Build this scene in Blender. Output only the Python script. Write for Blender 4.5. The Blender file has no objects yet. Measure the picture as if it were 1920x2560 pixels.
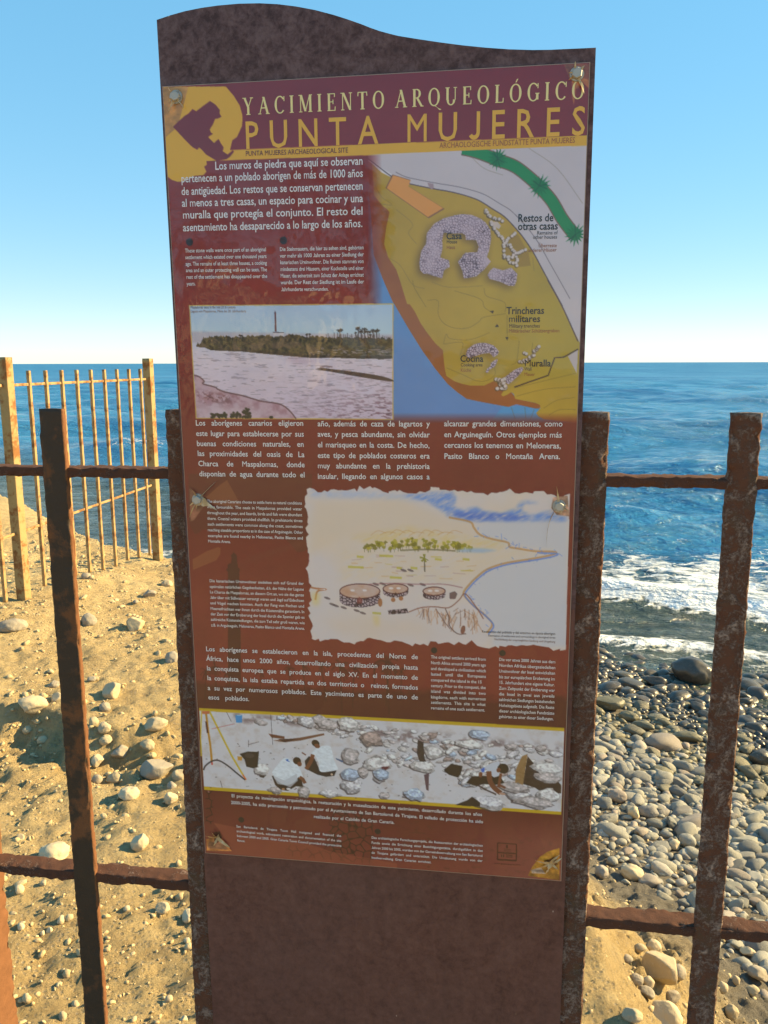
import bpy, bmesh, math, random
import numpy as np
from mathutils import Vector, Matrix, noise as mnoise

# ------------------------------------------------------------------ camera, light, exposure
scn = bpy.context.scene
COL = scn.collection
R = math.radians
EYE = np.array([0.0, -1.35, 1.6])
YAW, PITCH, ROLL, FPX = R(8.127), R(10.2527), R(-0.14), 2062.8
cam_data = bpy.data.cameras.new("camera")
cam_data.sensor_fit = 'AUTO'; cam_data.sensor_width = 36.0
cam_data.lens = 36.0 * FPX / 2560.0
cam_data.clip_start = 0.05; cam_data.clip_end = 30000.0
cam = bpy.data.objects.new("camera", cam_data); COL.objects.link(cam)
FW = np.array([-math.sin(YAW)*math.cos(PITCH), math.cos(YAW)*math.cos(PITCH), -math.sin(PITCH)])
_rt = np.array([math.cos(YAW), math.sin(YAW), 0.0]); _up = np.cross(_rt, FW)
RT = _rt*math.cos(ROLL) + _up*math.sin(ROLL); UP = -_rt*math.sin(ROLL) + _up*math.cos(ROLL)
cam.matrix_world = Matrix([[RT[i], UP[i], -FW[i], EYE[i]] for i in range(3)] + [[0, 0, 0, 1]])
scn.camera = cam

SUN_AZ, SUN_EL = R(20.0), R(26.0)        # azimuth from +X towards the sea (+Y)
SUN_DIR = Vector((math.cos(SUN_EL)*math.cos(SUN_AZ), math.cos(SUN_EL)*math.sin(SUN_AZ), math.sin(SUN_EL)))
world = bpy.data.worlds.new("World"); scn.world = world; world.use_nodes = True
wn = world.node_tree.nodes; wl = world.node_tree.links
sky = wn.new('ShaderNodeTexSky'); sky.sky_type = 'NISHITA'; sky.sun_disc = False
sky.sun_elevation = SUN_EL; sky.sun_rotation = math.pi/2 - SUN_AZ
sky.altitude = 5; sky.air_density = 0.75; sky.dust_density = 0.0; sky.ozone_density = 3.0
bg = wn['Background']; bg.inputs['Strength'].default_value = 0.15
hs = wn.new('ShaderNodeHueSaturation'); hs.inputs['Saturation'].default_value = 2.4
hs.inputs['Hue'].default_value = 0.487
gm = wn.new('ShaderNodeGamma'); gm.inputs['Gamma'].default_value = 0.30; hs.inputs['Value'].default_value = 1.58
wl.new(sky.outputs['Color'], gm.inputs['Color']); wl.new(gm.outputs['Color'], hs.inputs['Color']); wl.new(hs.outputs['Color'], bg.inputs['Color'])
sun_l = bpy.data.lights.new("sun", 'SUN'); sun_l.energy = 5.0; sun_l.angle = R(0.53); sun_l.color = (1.0, 0.75, 0.36)
sun = bpy.data.objects.new("sun", sun_l); COL.objects.link(sun)
sun.rotation_euler = Vector((0, 0, 1)).rotation_difference(SUN_DIR).to_euler()
scn.view_settings.view_transform = 'Standard'; scn.view_settings.look = 'None'
scn.view_settings.gamma = 1.0; scn.view_settings.exposure = 1.40
scn.cycles.max_bounces = 6; scn.cycles.diffuse_bounces = 3; scn.cycles.glossy_bounces = 3

rng = np.random.default_rng(11)
random.seed(5)

# ------------------------------------------------------------------ helpers
def srgb(r, g, b):
    f = lambda c: (c/12.92 if c <= 0.04045 else ((c+0.055)/1.055)**2.4)
    return (f(r/255.0), f(g/255.0), f(b/255.0))

class Mat:
    """small node-graph builder"""
    def __init__(s, name, rough=0.8, spec=0.3):
        s.m = bpy.data.materials.new(name); s.m.use_nodes = True
        s.n = s.m.node_tree.nodes; s.l = s.m.node_tree.links
        s.b = s.n['Principled BSDF']; s.set('Roughness', rough); s.set('Specular IOR Level', spec)
        s.tc = None
    def set(s, k, v):
        i = s.b.inputs[k]
        if hasattr(v, 'is_linked') or isinstance(v, bpy.types.NodeSocket): s.l.new(v, i)
        else: i.default_value = v if not (isinstance(v, tuple) and len(v) == 3) else (*v, 1)
    def coord(s, kind='Object', scale=(1, 1, 1)):
        t = s.n.new('ShaderNodeTexCoord'); mp = s.n.new('ShaderNodeMapping')
        mp.inputs['Scale'].default_value = scale
        s.l.new(t.outputs[kind], mp.inputs['Vector']); return mp.outputs['Vector']
    def noise(s, vec, scale, detail=4, rough=0.6, dist=0.0):
        t = s.n.new('ShaderNodeTexNoise'); t.inputs['Scale'].default_value = scale
        t.inputs['Detail'].default_value = detail; t.inputs['Roughness'].default_value = rough
        t.inputs['Distortion'].default_value = dist
        s.l.new(vec, t.inputs['Vector']); return t.outputs['Fac']
    def vor(s, vec, scale, feat='F1', out='Distance'):
        t = s.n.new('ShaderNodeTexVoronoi'); t.feature = feat; t.inputs['Scale'].default_value = scale
        s.l.new(vec, t.inputs['Vector']); return t.outputs[out]
    def ramp(s, fac, stops):
        t = s.n.new('ShaderNodeValToRGB'); e = t.color_ramp.elements
        while len(e) < len(stops): e.new(0.5)
        for el, (p, c) in zip(e, stops):
            el.position = p; el.color = (*c, 1) if isinstance(c, tuple) else (c, c, c, 1)
        s.l.new(fac, t.inputs['Fac']); return t.outputs['Color']
    def mix(s, fac, a, b, mode='MIX'):
        t = s.n.new('ShaderNodeMix'); t.data_type = 'RGBA'; t.blend_type = mode
        for sock, v in ((t.inputs[0], fac), (t.inputs[6], a), (t.inputs[7], b)):
            if isinstance(v, bpy.types.NodeSocket): s.l.new(v, sock)
            else: sock.default_value = (*v, 1) if isinstance(v, tuple) else v
        return t.outputs[2]
    def math(s, op, a, b=0.0, c=None):
        t = s.n.new('ShaderNodeMath'); t.operation = op
        for i, v in enumerate((a, b) if c is None else (a, b, c)):
            if isinstance(v, bpy.types.NodeSocket): s.l.new(v, t.inputs[i])
            else: t.inputs[i].default_value = v
        return t.outputs[0]
    def attr(s, name, out='Color'):
        t = s.n.new('ShaderNodeAttribute'); t.attribute_name = name; return t.outputs[out]
    def bump(s, h, dist, strength=1.0, normal=None):
        t = s.n.new('ShaderNodeBump'); t.inputs['Distance'].default_value = dist
        t.inputs['Strength'].default_value = strength
        s.l.new(h, t.inputs['Height'])
        if normal is not None: s.l.new(normal, t.inputs['Normal'])
        return t.outputs['Normal']

def mesh_from(name, verts, faces, smooth=False):
    me = bpy.data.meshes.new(name)
    v = np.asarray(verts, np.float32)
    if isinstance(faces, np.ndarray):
        me.vertices.add(len(v)); me.vertices.foreach_set('co', v.ravel())
        n, k = faces.shape
        me.loops.add(n*k); me.loops.foreach_set('vertex_index', faces.astype(np.int32).ravel())
        me.polygons.add(n); me.polygons.foreach_set('loop_start', np.arange(0, n*k, k, dtype=np.int32))
        me.update(calc_edges=True)
    else:
        me.from_pydata([tuple(map(float, p)) for p in v], [], faces); me.update()
    if smooth: me.polygons.foreach_set('use_smooth', np.ones(len(me.polygons), bool))
    return me

def link(name, me, mat=None, parent=None, loc=None):
    o = bpy.data.objects.new(name, me); COL.objects.link(o)
    if mat is not None and me is not None:
        me.materials.clear(); me.materials.append(mat)
    if parent is not None: o.parent = parent
    if loc is not None: o.location = loc
    return o

def tag(o, label=None, cat=None, group=None, kind=None):
    if label: o['label'] = label
    if cat: o['category'] = cat
    if group: o['group'] = group
    if kind: o['kind'] = kind
    return o

def empty(name, loc=(0, 0, 0)):
    o = bpy.data.objects.new(name, None); COL.objects.link(o); o.location = loc; o.empty_display_size = 0.1
    return o

def grid_faces(nu, nv):
    i = np.arange(nu-1)[:, None]; j = np.arange(nv-1)[None, :]
    a = (i*nv + j).ravel()
    return np.stack([a, a+nv, a+nv+1, a+1], 1)

def hashn(ix, iy, seed):
    h = (ix.astype(np.int64)*374761393 + iy.astype(np.int64)*668265263 + seed*1442695041) & 0xFFFFFFFF
    h = ((h ^ (h >> 13))*1274126177) & 0xFFFFFFFF
    return ((h ^ (h >> 16)) & 0xFFFF)/65535.0
def vnoise(x, y, seed=0):
    """smooth value noise in [-1, 1]"""
    ix, iy = np.floor(x), np.floor(y); fx, fy = x-ix, y-iy
    fx = fx*fx*(3-2*fx); fy = fy*fy*(3-2*fy)
    a = hashn(ix, iy, seed); b = hashn(ix+1, iy, seed); c = hashn(ix, iy+1, seed); d = hashn(ix+1, iy+1, seed)
    return ((a*(1-fx)+b*fx)*(1-fy) + (c*(1-fx)+d*fx)*fy)*2-1
def fbm(x, y, seed=0, octv=4, gain=0.5):
    s = 0; a = 1; t = 0
    for k in range(octv):
        s = s + a*vnoise(x*2**k + 17.3*k, y*2**k - 9.1*k, seed+k); t += a; a *= gain
    return s/t
def sstep(a, b, x):
    t = np.clip((x-a)/(b-a), 0, 1); return t*t*(3-2*t)

def ray_to(px, py):
    return FW + RT*((px-960)/FPX) - UP*((py-1280)/FPX)

# ------------------------------------------------------------------ ground
CREST = np.array([(9, -2.0), (2.5, -.55), (1.1, -.15), (.58, .2), (.36, .6), (.30, 1.1), (.24, 1.6), (-.1, 2.25), (-.7, 3.15), (-1.7, 4.25),
                  (-2.72, 5.16), (-3.2, 5.42), (-3.9, 5.9), (-4.6, 6.45), (-5.6, 7.2), (-9, 10), (-40, 30)], float)
LIP = np.array([(-6, 2.3), (-2.6, 2.0), (-2.26, 1.95), (-2.16, 1.98), (-2.04, 1.93), (-1.85, 1.8), (-1.6, 1.85), (-1.2, 2.1), (-.5, 2.3), (.4, 2.4), (3, 2.4)], float)
SEA_Z = -2.4
def polydist(x, y, P):
    """signed distance to a polyline; positive on the left-hand side seen from its end (towards the sea)"""
    best = np.full(x.shape, 1e9); sg = np.ones(x.shape)
    for (ax, ay), (bx, by) in zip(P[:-1], P[1:]):
        dx, dy = bx-ax, by-ay; L2 = dx*dx+dy*dy
        t = np.clip(((x-ax)*dx + (y-ay)*dy)/L2, 0, 1)
        qx, qy = x-(ax+t*dx), y-(ay+t*dy); d = np.hypot(qx, qy)
        s = np.sign(dx*(y-ay) - dy*(x-ax)); m = d < best
        best = np.where(m, d, best); sg = np.where(m, s, sg)
    return best*sg
def ground_z(x, y):
    x = np.asarray(x, float); y = np.asarray(y, float)
    wob = .06*fbm(x*2.2, y*2.2, 3, 3)
    d = -polydist(x, y, CREST) + wob
    lip = polydist(x, y, LIP) + .10*fbm(x*3.1, y*3.1, 9, 4)
    wid = np.where(x < -1.4, 0.07, 0.07 + 0.6*sstep(-1.4, -1.15, x))
    up = sstep(-wid, wid, lip)
    z = -.11 + .12*up - .02*np.clip(lip, -3, 4)*(lip > 0)
    z = z + .16*np.exp(-((x+3.1)/.9)**2-((y-3.4)/1.3)**2) - .02*np.exp(-((lip+.10)/.10)**2)*(x < -1.3)
    z = z + (.055*fbm(x*11, y*11, 33, 4))*np.exp(-((lip+.1)/.26)**2)*sstep(-.8, -1.3, x)
    z = z + .035*fbm(x*1.7, y*1.7, 21, 3) + .024*fbm(x*6, y*6, 31, 4) + .017*fbm(x*20, y*20, 41, 4) + .016*np.abs(fbm(x*34, y*34, 43, 2))*np.clip(.4+1.5*fbm(x*1.3, y*1.3, 44, 2), 0, 1)
    land_rough = .0035*fbm(x*90, y*90, 51, 2)
    run = 1.75 + .12*sstep(.2, 1.2, x)
    t = np.clip(d/run, 0, 1)
    drop = 1.75*(t**.85*(3-2*t)*.62 + .38*t*t)*.78 + .38*t
    z = z + .22*sstep(-4.0, -5.4, x)*sstep(4.5, 6.4, y)
    gul = .16*fbm(x*2.6, y*1.3, 61, 3)*np.clip(d*2, 0, 1)*np.clip((2.2-d)/1.2, 0, 1) + (.07*fbm(x*9, y*9, 62, 3) + .045*fbm(x*21, y*21, 63, 3))*np.clip(d*3, 0, 1)*np.clip((2.4-d)/1.2, 0, 1)
    shore = -1.93 - (.112 + .16*sstep(-.5, -2.2, x))*np.clip(d-run, 0, 60)
    zs = np.where(d < run, z*(1-t) + (-.14)*t - drop, shore + .03*fbm(x*1.1, y*1.1, 71, 2))
    bl = sstep(run-.35, run+.25, d)
    zs = np.where(d < run+.25, zs*(1-bl) + np.minimum(shore, -1.9)*bl, zs)
    out = np.where(d < 0, z, zs + gul) + land_rough
    return np.where(d > 14, np.maximum(out, -7), out)
def gz(x, y): return float(ground_z(np.array([x]), np.array([y]))[0])
def on_ground(px, py):
    """where the line of sight through a photo pixel meets the ground"""
    d = ray_to(px, py); t = np.linspace(1.2, 16, 1500)
    P = EYE[None] + t[:, None]*d[None]
    hit = np.nonzero(P[:, 2] < ground_z(P[:, 0], P[:, 1]))[0]
    return P[hit[0]] if len(hit) else P[-1]

def axis(lo, a, b, hi, step, n_out):
    core = np.arange(a, b, step)
    left = a - (np.geomspace(step, a-lo+step, n_out) - step)[::-1][:-1]
    right = b + (np.geomspace(step, hi-b+step, n_out) - step)
    return np.concatenate([left, core, right])
gx = axis(-70, -4.6, 1.5, 60, .016, 45); gy = axis(-60, .1, 6.6, 36, .016, 45)
X, Y = np.meshgrid(gx, gy, indexing='ij')
ground_me = mesh_from("ground", np.stack([X.ravel(), Y.ravel(), ground_z(X.ravel(), Y.ravel())], 1), grid_faces(len(gx), len(gy)), True)

m = Mat('sandy_conglomerate', .95, .1)
co = m.coord('Object')
n1 = m.noise(co, 1.6, 4, .6); n2 = m.noise(co, 14, 6, .7); n3 = m.noise(co, 70, 4, .7); v1 = m.vor(co, 60)
base = m.ramp(n1, [(.3, (.54, .39, .19)), (.55, (.66, .50, .26)), (.75, (.72, .57, .32))])
base = m.mix(m.math('MULTIPLY', m.ramp(n2, [(.45, 0.0), (.7, 1.0)]), .55), base, (.36, .25, .14))
speck = m.ramp(m.vor(co, 42, 'F1', 'Color'), [(.0, (.30, .24, .18)), (.5, (.52, .42, .29)), (1.0, (.66, .56, .42))])
base = m.mix(m.math('MULTIPLY', m.ramp(v1, [(.22, 1.0), (.34, 0.0)]), .5), base, speck)
# below the bluff the soil is darker and greyer between the cobbles
sep = m.n.new('ShaderNodeSeparateXYZ'); m.l.new(co, sep.inputs[0])
low = m.math('SMOOTHSTEP', -1.2, -1.75, sep.outputs['Z']) if False else m.ramp(m.math('ADD', m.math('MULTIPLY', sep.outputs['Z'], -.5), .0), [(.70, 0.0), (.90, 1.0)])
base = m.mix(low, base, (.20, .18, .15))
m.set('Base Color', base)
hh = m.math('ADD', m.math('MULTIPLY', n3, .5), m.math('MULTIPLY', m.ramp(v1, [(.0, 1.0), (.5, 0.0)]), .6))
fine = m.noise(co, 34, 10, .82, .3)
nb = m.bump(hh, .010, .8); nb = m.bump(fine, .040, 1.0, nb); m.set('Normal', nb)
M_GROUND = m.m
tag(link("ground", ground_me, M_GROUND), "sandy yellow conglomerate bluff falling to the pebble beach", "ground", kind='structure')

# ------------------------------------------------------------------ sea
def build_sea():
    rr = np.concatenate([np.linspace(5.5, 30, 330), np.geomspace(30.12, 200, 210)[1:], np.geomspace(200, 14000, 60)[1:]])
    th = np.linspace(R(-52), R(52), 420) + YAW
    Rr, Th = np.meshgrid(rr, th, indexing='ij')
    x = EYE[0] - Rr*np.sin(Th); y = EYE[1] + Rr*np.cos(Th)
    z = np.zeros_like(x)
    r2 = np.random.default_rng(4)
    spacing = np.gradient(rr)[:, None]*np.ones_like(Th)
    spacing = np.maximum(spacing, Rr*(th[1]-th[0]))
    for k in range(90):
        lam = .22*(26/.22)**r2.random()
        ang = R(96) + r2.normal()*R(34)
        kx, ky = math.cos(ang)*2*math.pi/lam, math.sin(ang)*2*math.pi/lam
        amp = .0056*lam**.72
        fade = np.clip(lam/(spacing*2.6)-.5, 0, 1)
        ph = kx*x + ky*y + r2.random()*6.28 + .7*vnoise(x/lam*.23, y/lam*.23, k)
        z += amp*fade*(np.sin(ph) + .25*np.cos(2*ph))
    shore_d = -polydist(x, y, CREST)                     # metres beyond the bluff edge
    calm = sstep(7.2, 12.5, shore_d)
    z *= .26 + .50*calm + .55*sstep(12, 24, shore_d)
    # breaking swell lines, parallel to the shore
    wob = .9*vnoise(x*.22, y*.22, 77) + .35*vnoise(x*.7, y*.7, 78)
    s = y + .10*x + wob
    foam = np.zeros_like(x)
    def ridge(s0, h, w, x0, x1, f):
        e = sstep(x0-1.0, x0+.8, x)*(1-sstep(x1-.8, x1+1.0, x))
        u = s-s0
        prof = np.where(u < 0, np.exp(-(u/(w*.45))**2), np.exp(-(u/w)**2))
        return h*prof*e, f*e*np.exp(-(u/(w*.55))**2)
    for a in ((12.9, .26, .8, .6, 7.5, 1.6), (19.9, .34, 1.3, .8, 4.0, .25), (10.9, .07, .35, .8, 6, .35), (16.9, .12, .7, -8.5, -4.2, .25),
              (27, .35, 1.6, -9, 1, .1), (33, .3, 2.2, -18, -12, .45), (25, .3, 1.5, -14, -5, .0)):
        dz, df = ridge(*a); z += dz; foam += df
    fx = sstep(-.2, 1.4, x)
    band = fx*np.clip(sstep(12.6, 13.2, s)*(1-sstep(14.6, 19.8, s)), 0, 1)
    foam += band*(.74 + .38*fbm(x*.8, y*.8, 91, 3))*(.75+.25*(1-sstep(13, 18, s)))
    foam += .34*sstep(12.5, 11.2, s)*sstep(-1, 1, x)*(.75+.6*fbm(x*.9, y*.9, 93, 3))
    foam += .50*np.exp(-((s-14.4)/.8)**2)*(1-sstep(-4.6, -3.6, x))
    me = mesh_from("sea", np.stack([x.ravel(), y.ravel(), (SEA_Z+z).ravel()], 1), grid_faces(*x.shape)[:, ::-1].copy(), True)
    for nm, arr in (('foam', foam), ('shallow', 1-sstep(9.5, 14, shore_d)), ('far', np.clip(np.log(np.maximum(Rr, 1)/40)/np.log(20), 0, 1))):
        at = me.attributes.new(nm, 'FLOAT', 'POINT'); at.data.foreach_set('value', np.clip(arr, 0, 2).astype(np.float32).ravel())
    return me
m = Mat('sea_water', .12, .5)
co = m.coord('Object')
cos = m.coord('Object', (.55, 1.0, 1.0))
w1 = m.noise(cos, 2.1, 6, .66, .5); w2 = m.noise(cos, 6.5, 4, .6, .4); w3 = m.noise(cos, .4, 5, .6, .5); w4 = m.noise(cos, .05, 3, .6)
fo = m.attr('foam', 'Fac'); sh = m.attr('shallow', 'Fac')
_nt = m.n.new('ShaderNodeTexNoise'); _nt.inputs['Scale'].default_value = 1.4; _nt.inputs['Detail'].default_value = 4; m.l.new(co, _nt.inputs['Vector'])
_va = m.n.new('ShaderNodeVectorMath'); _va.operation = 'MULTIPLY_ADD'; m.l.new(_nt.outputs['Color'], _va.inputs[0]); _va.inputs[1].default_value = (1.6, 1.6, 0); m.l.new(cos, _va.inputs[2])
lace = m.ramp(m.vor(_va.outputs[0], 2.0, 'DISTANCE_TO_EDGE'), [(.0, 1.0), (.22, 0.0)])
lace2 = m.ramp(m.vor(_va.outputs[0], 5.0, 'DISTANCE_TO_EDGE'), [(.0, 1.0), (.25, 0.0)])
fn = m.noise(cos, 3.2, 7, .72, 1.2); fn2 = m.noise(cos, 9.0, 5, .7, .8)
fsum = m.math('ADD', m.math('ADD', m.math('MULTIPLY', fn, .75), m.math('MULTIPLY', fn2, .35)), m.math('ADD', m.math('MULTIPLY', lace, .22), m.math('MULTIPLY', lace2, .12)))
thr = m.math('SUBTRACT', m.math('ADD', m.math('MULTIPLY', fo, .80), fsum), 1.06)
fmask = m.ramp(m.math('MULTIPLY', thr, 5.0), [(.0, 0.0), (1.0, 1.0)])
deep = m.mix(sh, m.mix(w3, (.018, .125, .28), (.042, .215, .41)), (.05, .07, .06))
m.set('Base Color', m.mix(fmask, deep, (.86, .88, .88)))
m.set('Roughness', m.math('ADD', m.math('ADD', .10, m.math('MULTIPLY', m.attr('far', 'Fac'), .42)), m.math('MULTIPLY', fmask, .6)))
m.set('IOR', 1.333)
h = m.math('ADD', m.math('MULTIPLY', w1, .8), m.math('MULTIPLY', w2, .22))
nb = m.bump(h, .36, 1.0); nb = m.bump(w3, .8, .6, nb); nb = m.bump(w4, 6.0, .7, nb); nb = m.bump(m.noise(cos, .012, 3, .6), 30.0, .6, nb); nb = m.bump(fmask, .03, .7, nb)
m.set('Normal', nb)
tag(link("sea", build_sea(), m.m), "blue rippled sea with white surf reaching to the horizon", "sea", kind='structure')

# ------------------------------------------------------------------ rusty ironwork
def rust_material(name, paint, rust, crust, rust_amt, crust_amt, sc=1.0, side=None):
    m = Mat(name, .85, .25)
    co = m.coord('Object'); 
    a = m.noise(co, 9*sc, 6, .65, .3); b = m.noise(co, 42*sc, 6, .72); c = m.noise(co, 26*sc, 8, .85, .5); d = m.noise(co, 190*sc, 4, .8)
    r = m.mix(b, rust, tuple(v*.42 for v in rust))
    f1 = m.ramp(m.math('ADD', a, m.math('MULTIPLY', b, .35)), [(.70-rust_amt*.45, 0.0), (.80-rust_amt*.45, 1.0)])
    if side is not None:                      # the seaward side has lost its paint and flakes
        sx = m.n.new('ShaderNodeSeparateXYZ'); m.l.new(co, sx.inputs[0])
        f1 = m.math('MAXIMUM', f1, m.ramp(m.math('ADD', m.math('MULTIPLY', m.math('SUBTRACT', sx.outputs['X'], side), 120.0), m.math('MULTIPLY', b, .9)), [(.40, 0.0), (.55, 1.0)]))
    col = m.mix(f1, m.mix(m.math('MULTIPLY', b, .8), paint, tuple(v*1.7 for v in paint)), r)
    f2 = m.ramp(m.math('ADD', m.math('MULTIPLY', c, .7), m.math('MULTIPLY', d, .3)), [(.62-crust_amt*.25, 0.0), (.70-crust_amt*.25, 1.0)])
    col = m.mix(m.math('MULTIPLY', f2, .8), col, crust)
    pits = m.ramp(m.noise(co, 60*sc, 4, .7), [(.62, 0.0), (.70, 1.0)])
    col = m.mix(m.math('MULTIPLY', pits, .45), col, tuple(v*.25 for v in rust))
    m.set('Base Color', col); m.set('Roughness', m.math('ADD', .6, m.math('MULTIPLY', f1, .35)))
    h = m.math('ADD', m.math('MULTIPLY', b, .6), m.math('ADD', m.math('MULTIPLY', f2, .5), m.math('MULTIPLY', d, .25)))
    m.set('Normal', m.bump(h, .0035, .9))
    return m.m
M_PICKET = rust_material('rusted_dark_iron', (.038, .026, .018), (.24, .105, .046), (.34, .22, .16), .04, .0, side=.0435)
M_CRUST = rust_material('salt_crusted_iron', (.066, .040, .024), (.165, .070, .040), (.36, .27, .22), .42, .55)
M_RAIL = rust_material('flaking_rust', (.05, .030, .022), (.125, .055, .034), (.30, .21, .18), .62, .30)
M_FAR = rust_material('weathered_galvanised_iron', (.27, .195, .085), (.34, .155, .055), (.38, .28, .14), .08, .1, .8)
M_FARBAR = rust_material('rusted_thin_bar', (.32, .205, .09), (.32, .16, .065), (.38, .26, .13), .1, .15)

def bar_mesh(name, L, w, d, seed, rough=.0012, edge=.003, step=.006, corner=.004, top=True):
    """rounded square bar standing along z with a ragged, flaking surface; w across x, d across y, front-left-bottom at the origin"""
    per = []
    k = 5
    for cx, cy, a0 in ((w-corner, d-corner, 0), (corner, d-corner, 90), (corner, corner, 180), (w-corner, corner, 270)):
        for q in range(k):
            a = R(a0 + 90*q/(k-1)); per.append((cx+corner*math.cos(a), cy+corner*math.sin(a), math.cos(a), math.sin(a), 1.0))
        nx, ny = math.cos(R(a0+90)), math.sin(R(a0+90))
        nxt = {0: (corner, d), 90: (0, corner), 180: (w-corner, 0), 270: (w, d-corner)}[a0]
        cur = (per[-1][0], per[-1][1])
        for q in (1, 2, 3, 4):
            per.append((cur[0]+(nxt[0]-cur[0])*q/5, cur[1]+(nxt[1]-cur[1])*q/5, nx, ny, 0.0))
    per = np.array(per); n = len(per)
    nz = max(3, int(L/step)+1); zz = np.linspace(0, L, nz)
    PX, Z = np.meshgrid(per[:, 0], zz); PY = per[:, 1][None]*np.ones_like(Z)
    s = np.cumsum(np.r_[0, np.hypot(np.diff(per[:, 0]), np.diff(per[:, 1]))])[None]*np.ones_like(Z)
    nn = fbm(s*130+seed*7, Z*90, seed, 3)*rough*1.3
    E = per[:, 4][None]*np.ones_like(Z)
    cor = np.minimum(0, fbm(PX*60+PY*90+seed, Z*55, seed+5, 4)+.05)*edge*2.6*E + fbm(PX*80+PY*50, Z*140, seed+9, 2)*edge*.5*E
    disp = nn + cor
    x = PX + per[:, 2][None]*disp; y = PY + per[:, 3][None]*disp
    V = np.stack([x.ravel(), y.ravel(), Z.ravel()], 1)
    F = []
    for i in range(nz-1):
        for j in range(n):
            F.append((i*n+j, i*n+(j+1) % n, (i+1)*n+(j+1) % n, (i+1)*n+j))
    V = np.vstack([V, [[w/2, d/2, L+.0012]], [[w/2, d/2, 0]]])
    for j in range(n):
        F.append(((nz-1)*n+j, (nz-1)*n+(j+1) % n, nz*n)); F.append((j, nz*n+1, (j+1) % n))
    me = mesh_from(name, V, F, True)
    me.polygons.foreach_set('use_smooth', np.ones(len(me.polygons), bool))
    return me

fence = tag(empty("iron_fence", (0, 0, 0)), "dark rusty picket fence with the information sign fixed to it", "fence")
PICK = [-1.266, -.804, -.571, -.340, -.108, .123, .353, .584, .815]
for i, px in enumerate(PICK):
    zb = gz(px, .02) - .12
    crusty = px > .1
    me = bar_mesh("picket", 1.522-zb, .046, .014, 20+i, .0013 if crusty else .0007, .0040 if crusty else .0024)
    o = link("picket", me, M_CRUST if crusty or abs(px+.571) < .01 else M_PICKET, fence, (px, 0, zb))
    if crusty: o['label'] = "heavily pitted picket with pale salt crust"
zb = gz(-1.03, .03) - .15
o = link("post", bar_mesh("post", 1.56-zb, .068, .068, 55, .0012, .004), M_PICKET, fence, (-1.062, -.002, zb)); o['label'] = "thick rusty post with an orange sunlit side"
for j, (z0, hh_) in enumerate(((1.402, .0175), (.608, .021))):
    me = bar_mesh("rail", 2.35, .040, hh_, 60+j, .0017, .0036, .006, .003)
    # lay the bar along x: z -> x, x -> y, y -> z
    co_ = np.empty(len(me.vertices)*3, np.float32); me.vertices.foreach_get('co', co_); co_ = co_.reshape(-1, 3)
    me.vertices.foreach_set('co', co_[:, [2, 0, 1]].copy().ravel()); me.update()
    link("rail", me, M_RAIL, fence, (-1.40, .003, z0))

far = tag(empty("picket_fence", (-2.98, 3.40, gz(-2.95, 3.3))), "sunlit yellowed picket fence standing along the bluff behind the rusty fence", "fence")
FA, FB = np.array([-2.985, 3.345]), np.array([-2.845, 5.09])
fd = (FB-FA)/np.linalg.norm(FB-FA); fang = math.atan2(fd[1], fd[0]) - math.pi/2
def far_bar(name, p, z0, z1, w, seed, mat_, rough, lab=None):
    me = bar_mesh(name, z1-z0, w, w, seed, rough, rough*2, .02, w*.08)
    me.transform(Matrix.Translation((-w/2, -w/2, 0)))
    o = link(name, me, mat_, far, (p[0]-far.location.x, p[1]-far.location.y, z0-far.location.z)); o.rotation_euler.z = fang
    return o
span = np.linalg.norm(FB-FA)
for k in (0, 1, -1):
    p = FA + fd*span*k
    far_bar("post", p, gz(p[0], p[1])-.25, 1.638, .066, 80+k, M_FAR, .0006)
for s in range(-9, 10):
    if s == 0: continue
    p = FA + fd*span*((s+.25 if s > 0 else s)/10)
    gp = gz(p[0], p[1])
    far_bar("picket", p, gp + (.02 if s < 7 else .06), 1.556, .0215, 110+s, M_FARBAR, .0007)
for z0, z1 in ((1.474, 1.478), (.56, .615)):
    for k in (0, -1):
        L = span-.02
        me = bar_mesh("rail", L, .010, .017, 140+k, .001, .002, .015, .002)
        co_ = np.empty(len(me.vertices)*3, np.float32); me.vertices.foreach_get('co', co_); co_ = co_.reshape(-1, 3)
        co_ = co_[:, [0, 2, 1]]; co_[:, 0] -= .007; co_[:, 1] += .01
        co_[:, 2] += (z1-z0)*(co_[:, 1]/L) + (0 if k == 0 else -.0)
        me.vertices.foreach_set('co', co_.copy().ravel()); me.update(); me.flip_normals()
        p = FA + fd*span*k
        o = link("rail", me, M_FARBAR, far, (p[0]-far.location.x, p[1]-far.location.y, z0-far.location.z-.012 - (0 if k == 0 else (z1-z0)))); o.rotation_euler.z = fang

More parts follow.
